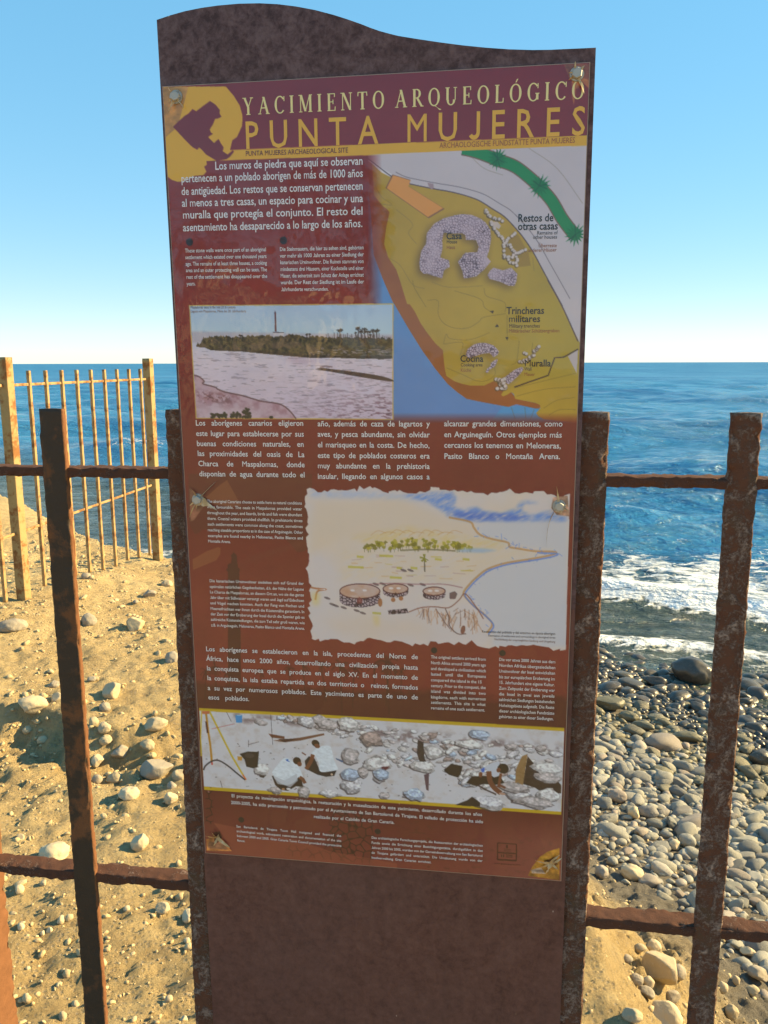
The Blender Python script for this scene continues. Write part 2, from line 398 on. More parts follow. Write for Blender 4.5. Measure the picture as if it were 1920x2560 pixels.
# ------------------------------------------------------------------ information sign
LEAN, INROLL = .0141, -.0049
BX0, BX1, PX0, PX1, PZ0, PZ1 = -.537, .1258, -.5315, .1172, .7047, 2.0261
def sign_pt(x, z, out=0.0):
    """a point of the sign's face: x along the board, z up, out towards the viewer"""
    zz = z-1.3
    return (x + INROLL*zz, -.015 - LEAN*zz - out, z - INROLL*x)
sign = tag(empty("information_sign", (-.2, 0, 0)), "tall brown steel information sign with a printed archaeological panel", "sign")
def on_sign(name, me, mat_, parent):
    o = link(name, me, mat_, parent)
    o.matrix_parent_inverse = Matrix.Identity(4)
    off_ = Vector((0, 0, 0)); q = parent
    while q is not None: off_ += q.location; q = q.parent
    o.location = -off_
    return o
def build_board():
    pts = [(338,43),(368,33),(400,24),(435,17),(470,12),(515,8),(560,7),(600,9),(640,14),(680,21.5),(720,32),(750,41.5),(780,52),(800,60),(820,67),(840,72.5),(860,77.5),(900,84),(950,91.5),(1000,98),(1050,103),(1100,106.5),(1150,108),(1190,107.5),(1220,106),(1255,104.5),(1286,103)]
    top = []
    for (a, b) in pts:
        d = ray_to(a*1.1573, b*1.1573); t = (-.015-EYE[1]-LEAN*(EYE[2]-1.3))/(d[1]+LEAN*d[2]); q = EYE+t*d
        top.append((q[0]-INROLL*(q[2]-1.3), q[2]+INROLL*q[0]))
    top[0] = (BX0, top[0][1]); top[-1] = (BX1, top[-1][1])
    n = len(top); zb = .12; th = .0125
    rows = np.linspace(0, 1, 40)
    V, F = [], []
    front = lambda x, z: sign_pt(x, z, 0); 
    for (x, z) in top:
        for r_ in rows: V.append(front(x, zb+(z-zb)*r_))
    nr = len(rows)
    for i in range(n-1):
        for j in range(nr-1): F.append((i*nr+j, (i+1)*nr+j, (i+1)*nr+j+1, i*nr+j+1))
    nf = len(V)
    V += [(p[0], p[1]+th, p[2]) for p in V[:nf]]
    F += [(d+nf, c+nf, b+nf, a+nf) for (a, b, c, d) in F[:(n-1)*(nr-1)]]
    rim = [i*nr+nr-1 for i in range(n)]
    loop = [j for j in range(nr-1)] + rim[:-1] + [(n-1)*nr+j for j in range(nr-1, 0, -1)] + [i*nr for i in range(n-1, 0, -1)]
    for a, b in zip(loop, loop[1:]+loop[:1]): F.append((a, b, b+nf, a+nf))
    me = mesh_from("steel_board", V, F)
    bm = bmesh.new(); bm.from_mesh(me); bmesh.ops.recalc_face_normals(bm, faces=bm.faces); bm.to_mesh(me); bm.free()
    return me
m = Mat('weathering_steel', .62, .35)
co = m.coord('Object')
a = m.noise(co, 5, 5, .6); b = m.noise(co, 62, 6, .7, .3); c_ = m.noise(co, 120, 5, .75); d_ = m.noise(co, 16, 5, .7)
sep = m.n.new('ShaderNodeSeparateXYZ'); m.l.new(co, sep.inputs[0])
col = m.ramp(m.math('ADD', m.math('MULTIPLY', b, .65), m.math('MULTIPLY', d_, .35)), [(.34, (.072, .028, .023)), (.48, (.126, .051, .040)), (.64, (.166, .075, .058))])
hi = m.ramp(sep.outputs['Z'], [(.85, 0.0), (1.0, 1.0)])
hi = m.math('GREATER_THAN', sep.outputs['Z'], 1.2)
col2 = m.ramp(m.math('ADD', m.math('MULTIPLY', b, .75), m.math('MULTIPLY', c_, .25)), [(.40, (.045, .021, .023)), (.5, (.096, .053, .058)), (.6, (.150, .094, .098))])
col = m.mix(hi, col, col2)
chip = m.ramp(m.noise(co, 30, 2, .5), [(.78, 0.0), (.80, 1.0)])
col = m.mix(m.math('MULTIPLY', chip, .35), col, (.36, .22, .13))
drip = m.ramp(m.noise(m.coord('Object', (34, 34, 1.6)), 1.0, 5, .65), [(.56, 0.0), (.72, 1.0)])
col = m.mix(m.math('MULTIPLY', drip, .28), col, (.07, .034, .03))
fl = m.ramp(m.vor(m.coord('Object', (1, 1, .55)), 24), [(.030, 1.0), (.042, 0.0)])
col = m.mix(m.math('MULTIPLY', fl, m.ramp(m.noise(co, 9, 2), [(.52, 0.0), (.56, .8)])), col, (.55, .42, .34))
fade = m.ramp(m.noise(co, 2.6, 3, .5), [(.42, 0.0), (.68, 1.0)])
col = m.mix(m.math('MULTIPLY', fade, .30), col, (.15, .08, .072))
m.set('Base Color', m.mix(m.math('MULTIPLY', a, .2), col, tuple(v*.6 for v in (.10, .055, .05))))
m.set('Normal', m.bump(m.math('ADD', b, m.math('MULTIPLY', c_, .5)), .0012, .5))
M_BOARD = m.m
board = on_sign("steel_board", build_board(), M_BOARD, sign)

# ---- the printed artwork: drawn into an array, then laid on the panel as a fine coloured mesh
CELL = 1.15                                    # mm per cell of the print
PW, PH = (PX1-PX0)*1000, (PZ1-PZ0)*1000
NC, NR = int(PW/CELL)+1, int(PH/CELL)+1
def pm(px, py):
    """photo pixel -> millimetres on the panel, from its top left corner"""
    d = ray_to(px, py); t = (-.019-EYE[1]-LEAN*(EYE[2]-1.3))/(d[1]+LEAN*d[2]); q = EYE+t*d
    x = q[0]-INROLL*(q[2]-1.3); z = q[2]+INROLL*x
    return np.array([(x-PX0)*1000, (PZ1-z)*1000])
def frame(ox, oy, s):
    return lambda pts: np.array([pm(ox+x*s, oy+y*s) for x, y in pts])
FA_ = frame(380, 0, .6751); FB_ = frame(420, 370, .3255); FC_ = frame(920, 340, .3376); FD_ = frame(920, 700, .3376)
FE_ = frame(440, 740, .3376); FF_ = frame(740, 1200, .434); F7_ = frame(460, 1200, .1929); FG_ = frame(480, 1760, .28933); FH2_ = frame(960, 1760, .28933)
FJ_ = frame(480, 1960, .3014); FK_ = frame(900, 1960, .3255); FI_ = frame(480, 1580, .5787); FH_ = frame(460, 1030, .6028); F0_ = frame(0, 0, 1.1573); FP_ = frame(0, 0, 1)
art = np.zeros((NR, NC, 3))
VV_, UU_ = np.meshgrid(np.arange(NR)*CELL, np.arange(NC)*CELL, indexing='ij')
def col8(*c): return np.array(c, float)/255
def mask_poly(mm):
    """antialiased coverage of a polygon given in panel millimetres -> (row slice, col slice, mask)"""
    p = mm/CELL
    c0, r0 = np.floor(p.min(0)).astype(int)-1; c1, r1 = np.ceil(p.max(0)).astype(int)+2
    c0, r0, c1, r1 = max(c0, 0), max(r0, 0), min(c1, NC), min(r1, NR)
    if c1 <= c0 or r1 <= r0: return None
    S = 3
    xs = np.arange(c0*S, c1*S)/S + .5/S - .5; ys = np.arange(r0*S, r1*S)/S + .5/S - .5
    inside = np.zeros((len(ys), len(xs)), bool)
    for (x0, y0), (x1, y1) in zip(p, np.roll(p, -1, 0)):
        if y0 == y1: continue
        lo, hi = min(y0, y1), max(y0, y1)
        ri = np.nonzero((ys >= lo) & (ys < hi))[0]
        if len(ri) == 0: continue
        xc = x0 + (ys[ri]-y0)*(x1-x0)/(y1-y0)
        inside[ri] ^= xs[None, :] > xc[:, None]
    mk = inside.reshape(r1-r0, S, c1-c0, S).mean((1, 3))
    return slice(r0, r1), slice(c0, c1), mk
def blur(a, n):
    for _ in range(2):
        for ax in (0, 1):
            k = np.cumsum(np.pad(a, [(n+1, n) if i == ax else (0, 0) for i in (0, 1)], mode='edge'), ax)
            a = (np.take(k, np.arange(2*n+1, k.shape[ax]), ax) - np.take(k, np.arange(0, k.shape[ax]-2*n-1), ax))/(2*n+1)
    return a
def full_mask(mm, soft=0):
    M_ = np.zeros((NR, NC)); q = mask_poly(mm)
    if q: M_[q[0], q[1]] = q[2]
    return blur(M_, soft) if soft else M_
def fill(mm, c, alpha=1.0, tex=None):
    q = mask_poly(np.asarray(mm))
    if q is None: return
    a = (q[2]*alpha)[..., None]
    cc = np.asarray(c, float)[None, None]
    if tex is not None: cc = np.clip(cc*(1+tex[q[0], q[1]][..., None]), 0, 1)
    art[q[0], q[1]] = art[q[0], q[1]]*(1-a) + cc*a
def paint(M_, c, alpha=1.0):
    a = (M_*alpha)[..., None]; art[:] = art*(1-a) + np.asarray(c)*a
def stroke(mm, w, c, alpha=1.0, jitter=0):
    mm = np.asarray(mm, float)
    d = np.gradient(mm, axis=0); d /= np.linalg.norm(d, axis=1)[:, None]+1e-9
    n = np.stack([-d[:, 1], d[:, 0]], 1)
    ww = np.asarray(w)*np.ones(len(mm))/2
    fill(np.vstack([mm+n*ww[:, None], (mm-n*ww[:, None])[::-1]]), c, alpha)
def smooth(mm, k=6):
    """Catmull-Rom through the points"""
    mm = np.asarray(mm, float); P = np.vstack([2*mm[0]-mm[1], mm, 2*mm[-1]-mm[-2]]); out = []
    for i in range(1, len(P)-2):
        for t in np.arange(k)/k:
            a, b, c, d = P[i-1:i+3]
            out.append(.5*((2*b)+(c-a)*t+(2*a-5*b+4*c-d)*t*t+(3*b-a-3*c+d)*t**3))
    return np.array(out+[mm[-1]])
def ellipse(cx, cy, rx, ry, ang=0, n=18, wob=0, seed=0):
    t = np.linspace(0, 2*math.pi, n, endpoint=False); r = 1+wob*np.random.default_rng(seed).normal(size=n)
    x, y = rx*np.cos(t)*r, ry*np.sin(t)*r; ca, sa = math.cos(ang), math.sin(ang)
    return np.stack([cx+x*ca-y*sa, cy+x*sa+y*ca], 1)
def voro(scale, seed):
    """cell borders over the whole print: distance to the second minus the first nearest seed, in cells"""
    x, y = UU_/scale, VV_/scale; ix, iy = np.floor(x), np.floor(y); d1 = np.full(x.shape, 9.); d2 = d1.copy(); idd = np.zeros(x.shape)
    for a in (-1, 0, 1):
        for b in (-1, 0, 1):
            jx, jy = ix+a, iy+b
            d = np.hypot(jx+hashn(jx, jy, seed)-x, jy+hashn(jx, jy, seed+1)-y)
            m1 = d < d1; d2 = np.where(m1, d1, np.minimum(d2, d)); idd = np.where(m1, hashn(jx, jy, seed+2), idd); d1 = np.where(m1, d, d1)
    return d2-d1, idd
N1 = fbm(UU_/60, VV_/60, 500, 5); N2 = fbm(UU_/12, VV_/9, 510, 4); N3 = fbm(UU_/4, VV_/3, 520, 3); NS = fbm(UU_/26, VV_/3.2, 530, 4)

def draw_background():
    vs = [0, 60, 150, 330, 560, 700, 830, 960, 1060, 1140, 1230, 1321]
    cs = [(122, 20, 24), (126, 24, 26), (130, 34, 34), (134, 36, 34), (118, 27, 28), (114, 27, 27), (132, 50, 42), (130, 47, 40), (104, 33, 32), (86, 27, 26), (106, 37, 36), (126, 50, 46)]
    for k in range(3): art[..., k] = np.interp(VV_, vs, [c[k]/255 for c in cs])*(1+.05*N1+.02*N3)
    # dark ragged edge of the painted cloud over the lighter sky
    e = F7_([(60,560),(140,700),(185,690),(240,640),(330,640),(470,690),(620,700),(800,690),(830,700),(1000,690),(1240,705),(1330,780),(1400,850),(1470,935),(1530,930),(1600,905),(1660,910),(1660,-80),(60,-80)])
    fill(e, col8(98, 38, 32), .75)
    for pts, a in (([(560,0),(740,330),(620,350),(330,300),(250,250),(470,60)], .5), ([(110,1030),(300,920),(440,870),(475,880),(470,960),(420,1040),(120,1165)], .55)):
        fill(F7_(pts), col8(158, 100, 58), a)  # orange wedges resembling reflections of a sunlit wall, painted into the print
    for k in range(7): stroke(F7_([(560+k*170, 1210-k*60), (760+k*170, 1060-k*60), (1000+k*170, 960-k*40)]), 9, col8(118, 54, 42), .16)
    # lighthouse in silhouette with a palm grove at its foot
    fill(F7_([(570,2600),(570,1190),(552,1170),(550,1150),(566,1145),(565,1100),(590,1080),(610,1075),(618,1000),(606,985),(622,960),(640,940),(642,910),(647,940),(672,960),(688,985),(690,1075),(698,1090),(700,1135),(722,1145),(725,1170),(716,1195),(718,1500),(736,2000),(738,2600)]), col8(74, 30, 26), .82)
    rp = np.random.default_rng(8)
    for (x, y, s) in [(60,170,1),(100,150,1.2),(160,180,.9),(300,170,.8),(420,160,.9),(480,150,1),(560,145,1.1),(640,150,1.5),(700,160,1.2),(790,155,1.0),(850,150,1.2),(905,170,.9),(840,130,1.6)]:
        b = FI_([(x, y)])[0]
        for q in range(11):
            a = rp.uniform(0, 6.28); L = 15*s*rp.uniform(.6, 1); e1 = b+L*np.array([math.cos(a), math.sin(a)])+np.array([0, 4*s])
            stroke(smooth([b, (b+e1)/2-np.array([0, 3*s]), e1], 3), 2.2*s, col8(78, 34, 28), .5)
        stroke([b, b+np.array([rp.normal()*3, 60*s])], 2.4*s, col8(78, 34, 28), .55)
    sil = np.clip((VV_ - (FI_([(400, 215)])[0][1] + 16*N1 + 8*N2))/14, 0, 1)*np.clip((FI_([(400, 345)])[0][1]+6-VV_)/4, 0, 1)
    paint(sil*(UU_ < 10000), col8(72, 30, 25), .6)
    # masonry line drawing at the bottom
    dV, idv = voro(15, 40); dV2, _ = voro(10, 44)
    ln = np.clip((.16-dV)/.12, 0, 1)
    reg = full_mask(FJ_([(1150,170),(1500,250),(1500,660),(1420,655),(1150,625),(775,590),(800,500),(1100,560),(1145,350)]), 2)
    reg = np.maximum(reg, full_mask(FJ_([(115,60),(170,50),(175,330),(110,330)]), 1))
    paint(ln*reg, col8(40, 18, 16), .75)
    paint(reg*np.clip(.3+.8*idv-.5, 0, .4), col8(60, 26, 22), .5)
    fill(FJ_([(180,322),(330,352),(900,470),(1150,560),(1700,660),(1700,720),(120,560),(330,545),(240,400)]), col8(158, 78, 58), .55)
    lt = np.clip((VV_-1200)/50, 0, 1)*np.clip((UU_-330)/60, 0, 1)
    paint(lt*np.clip((fbm(UU_/11, VV_/5.5, 560, 3)-.28)*4, 0, 1), col8(92, 38, 32), .6)
    paint(lt*np.clip((UU_-420)/200, 0, 1), col8(168, 104, 88), .45)

def draw_title():
    Y = col8(222, 166, 24)
    fill(F0_([(352,187),(488,187),(505,207),(518,228),(524,250),(523,272),(512,296),(502,303),(497,324),(1281,292),(1281,318),(446,348),(447,356),(441,360),(446,371),(440,378),(421,380),(409,384),(396,392),(385,393),(372,389),(360,380),(352,360)]), Y)
    fill(FA_([(40,322),(135,322),(95,470),(60,500),(40,520)]), col8(176, 118, 70), .7, N2*.5)
    fill(FA_([(78,470),(100,448),(120,430),(136,420),(150,404),(164,412),(190,392),(215,374),(236,388),(252,408),(250,420),(258,432),(247,438),(234,441),(226,460),(214,480),(218,490),(226,496),(216,502),(208,508),(222,522),(230,530),(240,520),(247,515),(256,532),(266,546),(262,560),(280,572),(300,556),(304,562),(290,580),(276,590),(240,596),(200,572),(186,556),(175,546),(168,555),(150,545),(120,515)]), col8(118, 24, 30))
    fill(FA_([(1525,238),(1622,236),(1622,300),(1600,300),(1575,330),(1560,310),(1545,290)]), col8(150, 92, 52), .75, N2*.6)
    fill(FA_([(1555,295),(1600,290),(1622,300),(1620,330),(1590,300),(1570,330),(1562,390),(1556,360)]), col8(196, 122, 54), .8)

def draw_map():
    u0, v0 = FC_([(55, 100)])[0]; v1 = FD_([(800, 1028)])[0][1]
    top = FC_([(0, 138), (1640, 70)])
    area = np.vstack([top, FC_([(1660, 75)]), FD_([(1640, 1060), (0, 1060)])])
    A = full_mask(area); fade = np.clip((UU_-(u0-16))/26, 0, 1)*np.clip((v1-VV_+8)/18, 0, 1)
    back = art.copy()
    fill(area, col8(92, 140, 205), 1, N1*.03)
    fill(FD_([(1000,930),(1300,940),(1300,1060),(900,1060)]), col8(66, 160, 220), .7)
    fill(np.vstack([FC_([(-20,190),(20,560),(42,880),(110,1060),(190,1244)]), FD_([(190,170),(300,360),(400,520),(500,660),(590,770),(660,830),(730,880),(850,905),(1040,940),(1100,920),(1240,952),(1268,952),(1278,940),(1274,922),(1240,910),(1100,880),(1060,830),(1600,800)]), FC_([(1600,100)])]), col8(158, 84, 34), 1, N1*.08)
    fill(np.vstack([FC_([(-30,170),(30,190),(45,440),(110,520),(140,540),(160,565),(135,680),(120,800),(150,900),(210,990),(240,1080),(290,1244)]), FD_([(310,180),(345,230),(390,320),(430,380),(500,470),(555,520),(562,600),(570,660),(580,710),(640,750),(700,770),(760,782),(860,782),(930,748),(1020,800),(985,850),(1000,862),(1030,850),(1060,830),(1080,845),(1090,880),(1240,910),(1275,925),(1275,950),(1245,985),(1260,1010),(1300,1030),(1540,1060),(1700,1060)]), FC_([(1700,80),(0,120)])]), col8(188, 150, 46), 1, N1*.08)
    gt = np.clip((UU_-430)/200, 0, 1)*np.clip((VV_-150)/200, 0, 1)
    paint(full_mask(FD_([(300,-300),(1650,-300),(1650,760),(640,740),(500,460)]), 8)*gt, col8(172, 154, 52), .5)
    bnd = smooth(FC_([(-40,140),(30,190),(100,245),(175,300),(240,335),(310,355),(480,390),(620,415),(740,447),(830,482),(930,545),(1010,597),(1090,680),(1150,752),(1220,855),(1290,985),(1350,1095),(1440,1260)]), 4)
    bnd2 = smooth(np.vstack([FD_([(1330,0),(1440,200),(1555,455)])]), 4)
    gpoly = np.vstack([bnd, FD_([(1440,200),(1500,330),(1575,480),(1700,480)]), FC_([(1700,60),(-40,100)])])
    fill(gpoly, col8(204, 190, 200), 1, N1*.03)
    fill(FD_([(1480,565),(1556,512),(1546,692)]), col8(196, 180, 186))
    fill(FC_([(-30,165),(35,185),(100,236),(190,290),(165,303),(100,270),(30,205)]), col8(222, 212, 220))
    stroke(bnd, 1.5, col8(70, 50, 70), .9); stroke(bnd2, 1.8, col8(84, 58, 70), .95)
    off = np.array([9.0, -9.0]); stroke(bnd[12:]+off*np.linspace(.7, 1.2, len(bnd)-12)[:, None], 1.0, col8(96, 82, 96), .8)
    fill(FC_([(440,345),(485,355),(488,385),(470,398),(448,370)]), col8(170, 140, 150))
    road = FC_([(180,285),(315,325),(300,372),(568,540),(450,610),(130,385)])
    fill(road, col8(130, 84, 60)); c = road.mean(0); fill(c+(road-c)*.955, col8(226, 150, 70))
    gr = smooth(FC_([(700,95),(780,112),(870,142),(960,178),(1080,222),(1180,295),(1270,378),(1360,480),(1430,600),(1480,670),(1530,735)]), 5)
    stroke(gr, 19, col8(126, 92, 74)); stroke(gr, 15.5, col8(30, 134, 74))
    rs = np.random.default_rng(3)
    for (x, y) in ((960, 168), (1270, 370), (1536, 730)):
        c = FC_([(x, y)])[0]; t = np.arange(30)*math.pi/15
        r = np.where(np.arange(30) % 2 == 0, rs.uniform(14, 19, 30), 8)
        fill(np.stack([c[0]+r*np.cos(t), c[1]+r*np.sin(t)], 1), col8(22, 116, 62))
        for q in range(8):
            a = rs.uniform(0, 6.28); stroke([c, c+12*np.array([math.cos(a), math.sin(a)])], 1.2, col8(14, 84, 48), .8)
    # ruins
    dV, idv = voro(3.9, 60)
    def ruin(mm, dens=.9, dark=1):
        sh = full_mask(mm + np.array([-4, 3]), 5); paint(sh*A, col8(96, 66, 30), .8*dark)
        M_ = full_mask(mm); paint(M_, col8(198, 174, 192))
        k = np.clip(fbm(UU_/30, VV_/30, 570, 2)+.75, 0, 1)
        paint(M_*np.clip((.30-dV)/.22, 0, 1)*k, col8(84, 62, 80), dens)
    ruin(FC_([(385,990),(380,940),(395,850),(430,800),(436,720),(490,650),(560,610),(640,588),(700,578),(770,585),(830,610),(870,640),(905,690),(912,760),(896,850),(880,895),(910,930),(860,990),(800,1040),(710,1055),(700,1000),(690,980),(665,930),(690,905),(705,880),(720,865),(810,860),(820,820),(800,770),(725,770),(722,735),(700,720),(640,722),(560,715),(550,770),(552,830),(535,900),(600,920),(605,970),(575,985),(560,1000),(550,1055),(500,1040),(440,1020),(410,1020)]))
    ruin(FC_([(885,1030),(905,995),(930,975),(965,985),(1000,995),(1030,985),(1060,975),(1105,1020),(1100,1070),(1085,1110),(1040,1108),(980,1080),(900,1058)]))
    fill(FC_([(1005,780),(1060,750),(1110,730),(1190,870),(1205,960),(1110,972),(1050,940),(1000,890)]), col8(150, 112, 44), .6)
    def chain(pts, n, r):
        pts = smooth(pts, 8); idx = np.linspace(0, len(pts)-1, n)
        for q, i in enumerate(idx):
            p = pts[int(i)] + rs.normal(size=2)*r*.35; fill(ellipse(p[0]-.8, p[1]+.8, r*1.25, r*1.2, 0, 8), col8(84, 60, 40), .7); fill(ellipse(p[0], p[1], r*.95, r*.9, 0, 8), col8(214, 196, 196))
    for pts, n in (([(868,558),(900,590),(945,605),(1000,622)], 12), ([(910,638),(935,680),(960,715),(1000,762),(1040,810),(1080,850),(1095,900),(1100,962)], 26), ([(1088,720),(1040,765),(1010,795),(1005,850)], 11), ([(1162,842),(1110,870),(1060,895),(1018,900)], 12), ([(1010,880),(1040,910),(1075,945)], 6)):
        chain(FC_(pts), n, 2.6)
    fill(FC_([(905,632),(960,636),(985,665),(970,690),(930,668)]), col8(206, 186, 190), .9)
    ruin(FD_([(725,560),(728,535),(740,510),(765,490),(790,475),(825,467),(860,465),(895,472),(930,485),(955,510),(970,530),(960,553),(930,572),(915,555),(900,540),(850,545),(800,562),(750,578)]), .9, .8)
    ruin(FD_([(962,583),(955,610),(940,640),(915,655),(900,662),(885,690),(870,680),(885,655),(905,640),(912,615),(935,595)]), .9, .8)
    ruin(FD_([(1012,722),(1045,695),(1080,668),(1110,655),(1140,643),(1152,660),(1130,690),(1110,712),(1075,745),(1040,772),(1020,762)]), .9, .8)
    chain(FD_([(955,735),(985,750),(1000,770),(1015,795),(960,800)]), 16, 3.2); chain(FD_([(1000,735),(985,765),(1020,775)]), 8, 3.2)
    chain(FD_([(1130,595),(1165,605),(1200,580),(1225,550),(1245,515),(1265,495)]), 14, 2.8); chain(FD_([(1160,545),(1180,548)]), 2, 2.5)
    # contour lines and site boundary
    for pts in ([(440,150),(520,155),(520,250),(560,320),(640,355),(740,355),(820,310),(860,275),(1020,250)], [(560,470),(580,400),(610,435),(760,440),(900,390)], [(560,475),(690,460),(700,500),(680,560)], [(330,0),(345,60),(430,200)], [(860,60),(880,120),(1010,165),(1015,240)], [(640,80),(830,140),(860,200),(910,235)], [(1030,260),(1030,420)], [(580,650),(700,700),(800,745),(880,745),(940,700),(935,640)], [(1120,450),(1100,600),(1060,630)], [(1220,465),(1210,540)], [(1080,800),(1250,760),(1540,690)], [(1100,860),(1300,810),(1540,790)], [(1300,950),(1400,890),(1530,870)], [(1060,940),(1090,1030)], [(1160,940),(1170,1030)], [(1230,960),(1200,1040)], [(1340,1000),(1420,960),(1540,960)]):
        stroke(smooth(FD_(pts), 4), .9, col8(104, 84, 34), .5)
    for pts in ([(40,340),(100,450),(180,510),(60,500)], [(210,545),(330,650),(300,720),(360,800)], [(150,900),(240,960),(330,1100),(420,1130)], [(470,1080),(600,1120),(850,1110)], [(1190,90),(1400,240),(1590,500)], [(760,150),(860,240),(1000,290)], [(1220,900),(1230,1000)]):
        stroke(smooth(FC_(pts), 4), .9, col8(110, 88, 60), .4)
    stroke(FD_([(1085,793),(1335,706),(1382,576),(1450,571),(1556,512)]), 2.0, col8(46, 24, 30))
    for t in ([(902,232),(932,225),(925,250)], [(940,350),(955,325),(970,345)], [(1017,422),(1040,424),(1030,448)]):
        fill(FD_(t), col8(34, 22, 20))
    a = (A*fade)[..., None]; art[:] = back*(1-a) + art*a

def draw_lagoon():
    fill(FE_([(96,68),(1611,55),(1611,918),(147,908)]), col8(206, 172, 92))
    quad = FE_([(103,76),(1603,63),(1603,910),(154,900)]); Q = full_mask(quad)
    v0, v1 = quad[:, 1].min(), quad[:, 1].max(); f = (VV_-v0)/(v1-v0)
    skyc = np.stack([np.interp(f, [0, .25, .3, .5, 1], [c/255 for c in r]) for r in ((176, 190, 206, 224, 210), (198, 210, 200, 206, 188), (230, 228, 218, 222, 212))], -1)
    art[:] = art*(1-Q[..., None]) + np.clip(skyc*(1+.03*N1[..., None]), 0, 1)*Q[..., None]
    hz = full_mask(FE_([(103,262),(1603,290),(1603,345),(103,345)]), 1)*Q; paint(hz, col8(186, 172, 186), .8)
    # water: paler far, wine dark ripples towards the near right
    rp = np.clip((NS + .12)*2.2, 0, 1)
    e = FE_([(900,560),(1300,910)]); dd = np.clip((UU_-FE_([(700,600)])[0][0])/200, 0, 1)*np.clip((VV_-FE_([(700,540)])[0][1])/80, 0, 1)
    W = full_mask(FE_([(103,400),(1603,460),(1603,910),(154,900)]), 2)*Q
    rl = np.clip((fbm(UU_/9, VV_/2.3, 541, 3)+.02)*3.2, 0, 1)
    paint(W*rl*(.04+.9*dd**1.2), col8(92, 48, 66), .85)
    paint(W*np.clip((fbm(UU_/16, VV_/1.9, 545, 3)-.26)*6, 0, 1), col8(96, 80, 96), .35)
    paint(full_mask(FE_([(780,450),(1000,470),(1100,480),(900,500)]), 4)*Q, col8(196, 160, 180), .8)
    # wooded island
    rs = np.random.default_rng(14)
    edge_top = [(150,370),(185,345),(200,318),(230,308),(290,300),(350,294),(420,302),(520,300),(600,296),(680,290),(720,300),(800,296),(900,288),(960,300),(1050,300),(1150,305),(1250,306),(1400,312),(1500,312),(1603,318)]
    edge_bot = [(1603,462),(1500,470),(1480,462),(1380,465),(1200,458),(1000,458),(850,446),(700,432),(500,412),(350,406),(260,402),(215,382),(180,380)]
    tp = smooth(FE_(edge_top), 8); tp = tp + np.stack([np.zeros(len(tp)), rs.normal(size=len(tp))*1.4], 1)
    isl = np.vstack([tp, FE_(edge_bot)]); I_ = full_mask(isl)*Q
    paint(I_, col8(92, 78, 46)); paint(I_*np.clip(.5+1.6*N3, 0, 1), col8(48, 40, 32), .85)
    paint(I_*np.clip((N2-.1)*4, 0, 1), col8(120, 92, 78), .6)
    bt = full_mask(FE_([(230,398),(500,400),(700,415),(1000,440),(1603,445),(1603,475),(1000,465),(500,416),(230,408)]), 1)*I_; paint(bt, col8(40, 28, 30), .8)
    tt = full_mask(FE_([(190,310),(1603,300),(1603,350),(190,340)]), 2)*I_; paint(tt*np.clip(.6+N3*2, 0, 1), col8(44, 38, 28), .8)
    paint(I_*full_mask(FE_([(1000,380),(1603,390),(1603,440),(1000,440)]), 3)*np.clip((fbm(UU_/7, VV_/1.6, 548, 2)-.15)*6, 0, 1), col8(176, 160, 170), .7)
    fill(FE_([(720,268),(800,270),(800,296),(775,292),(760,300),(722,298)]), col8(206, 196, 206)); stroke(FE_([(718,270),(800,271)]), 1.2, col8(70, 50, 60))
    fill(FE_([(733,264),(731,130),(726,126),(733,118),(735,106),(738,118),(742,128),(740,135),(745,264)]), col8(96, 36, 44))
    for x, y, h in ((1213,250,50),(1350,238,70),(1395,245,60),(1460,255,55),(1485,252,60),(1372,265,40),(1330,270,34),(1420,265,38),(1440,285,26),(990,280,30),(970,282,28),(475,290,18),(490,292,16)):
        c = FE_([(x, y)])[0]; stroke([c, c+np.array([.5, h*.36])], 1.6, col8(52, 42, 50), .9)
        for q in range(9):
            a = rs.uniform(0, 6.28); L = 5.2 if h > 36 else 2.2; stroke([c, c+np.array([L*math.cos(a), .55*L*math.sin(a)+.8])], 1.6, col8(44, 36, 40), .9)
    for x in range(1100, 1603, 14): 
        c = FE_([(x+rs.normal()*4, 318)])[0]; stroke([c, c-np.array([0, rs.uniform(2, 10)])], 1.1, col8(58, 48, 52), .8)
    bar = smooth(FE_([(1030,542),(1080,532),(1130,538),(1250,552),(1350,565),(1450,580),(1540,598),(1603,620),(1603,634),(1500,622),(1400,606),(1250,580),(1130,558)]), 4); fill(bar, col8(74, 54, 54))
    stroke(FE_([(1065,528),(1110,518),(1160,526)]), 2, col8(110, 84, 90), .7)
    # near shore at the lower left
    sh = np.vstack([smooth(FE_([(135,585),(175,600),(210,632),(200,650),(290,675),(310,690),(370,712),(480,735),(560,758),(640,780),(760,798),(820,830),(860,870),(890,910)]), 5), FE_([(150,905)])])
    S_ = full_mask(sh)*Q; paint(S_, col8(196, 162, 180)); paint(S_*np.clip(.4+2*N2, 0, 1), col8(150, 96, 112), .6)
    paint(S_*full_mask(FE_([(140,700),(400,740),(420,800),(200,800)]), 4)*np.clip((N3+.1)*3, 0, 1), col8(104, 58, 66), .7)
    stroke(sh[:-1], 2.4, col8(104, 70, 80), .9); paint(S_*full_mask(FE_([(140,790),(600,830),(860,900),(150,905)]), 5), col8(214, 192, 206), .6)
    for x, y, r in ((275,885,15),(320,880,18),(360,888,16),(420,890,15),(455,884,18),(525,872,27),(520,850,18),(540,890,24),(340,892,18),(705,905,6)):
        for q in range(12):
            c = FE_([(x+rs.normal()*r*.6, min(y+rs.normal()*r*.6, 898))])[0]; fill(ellipse(c[0], c[1], 2.4, 2.2, 0, 7), col8(34, 36, 30), .85)
    return quad

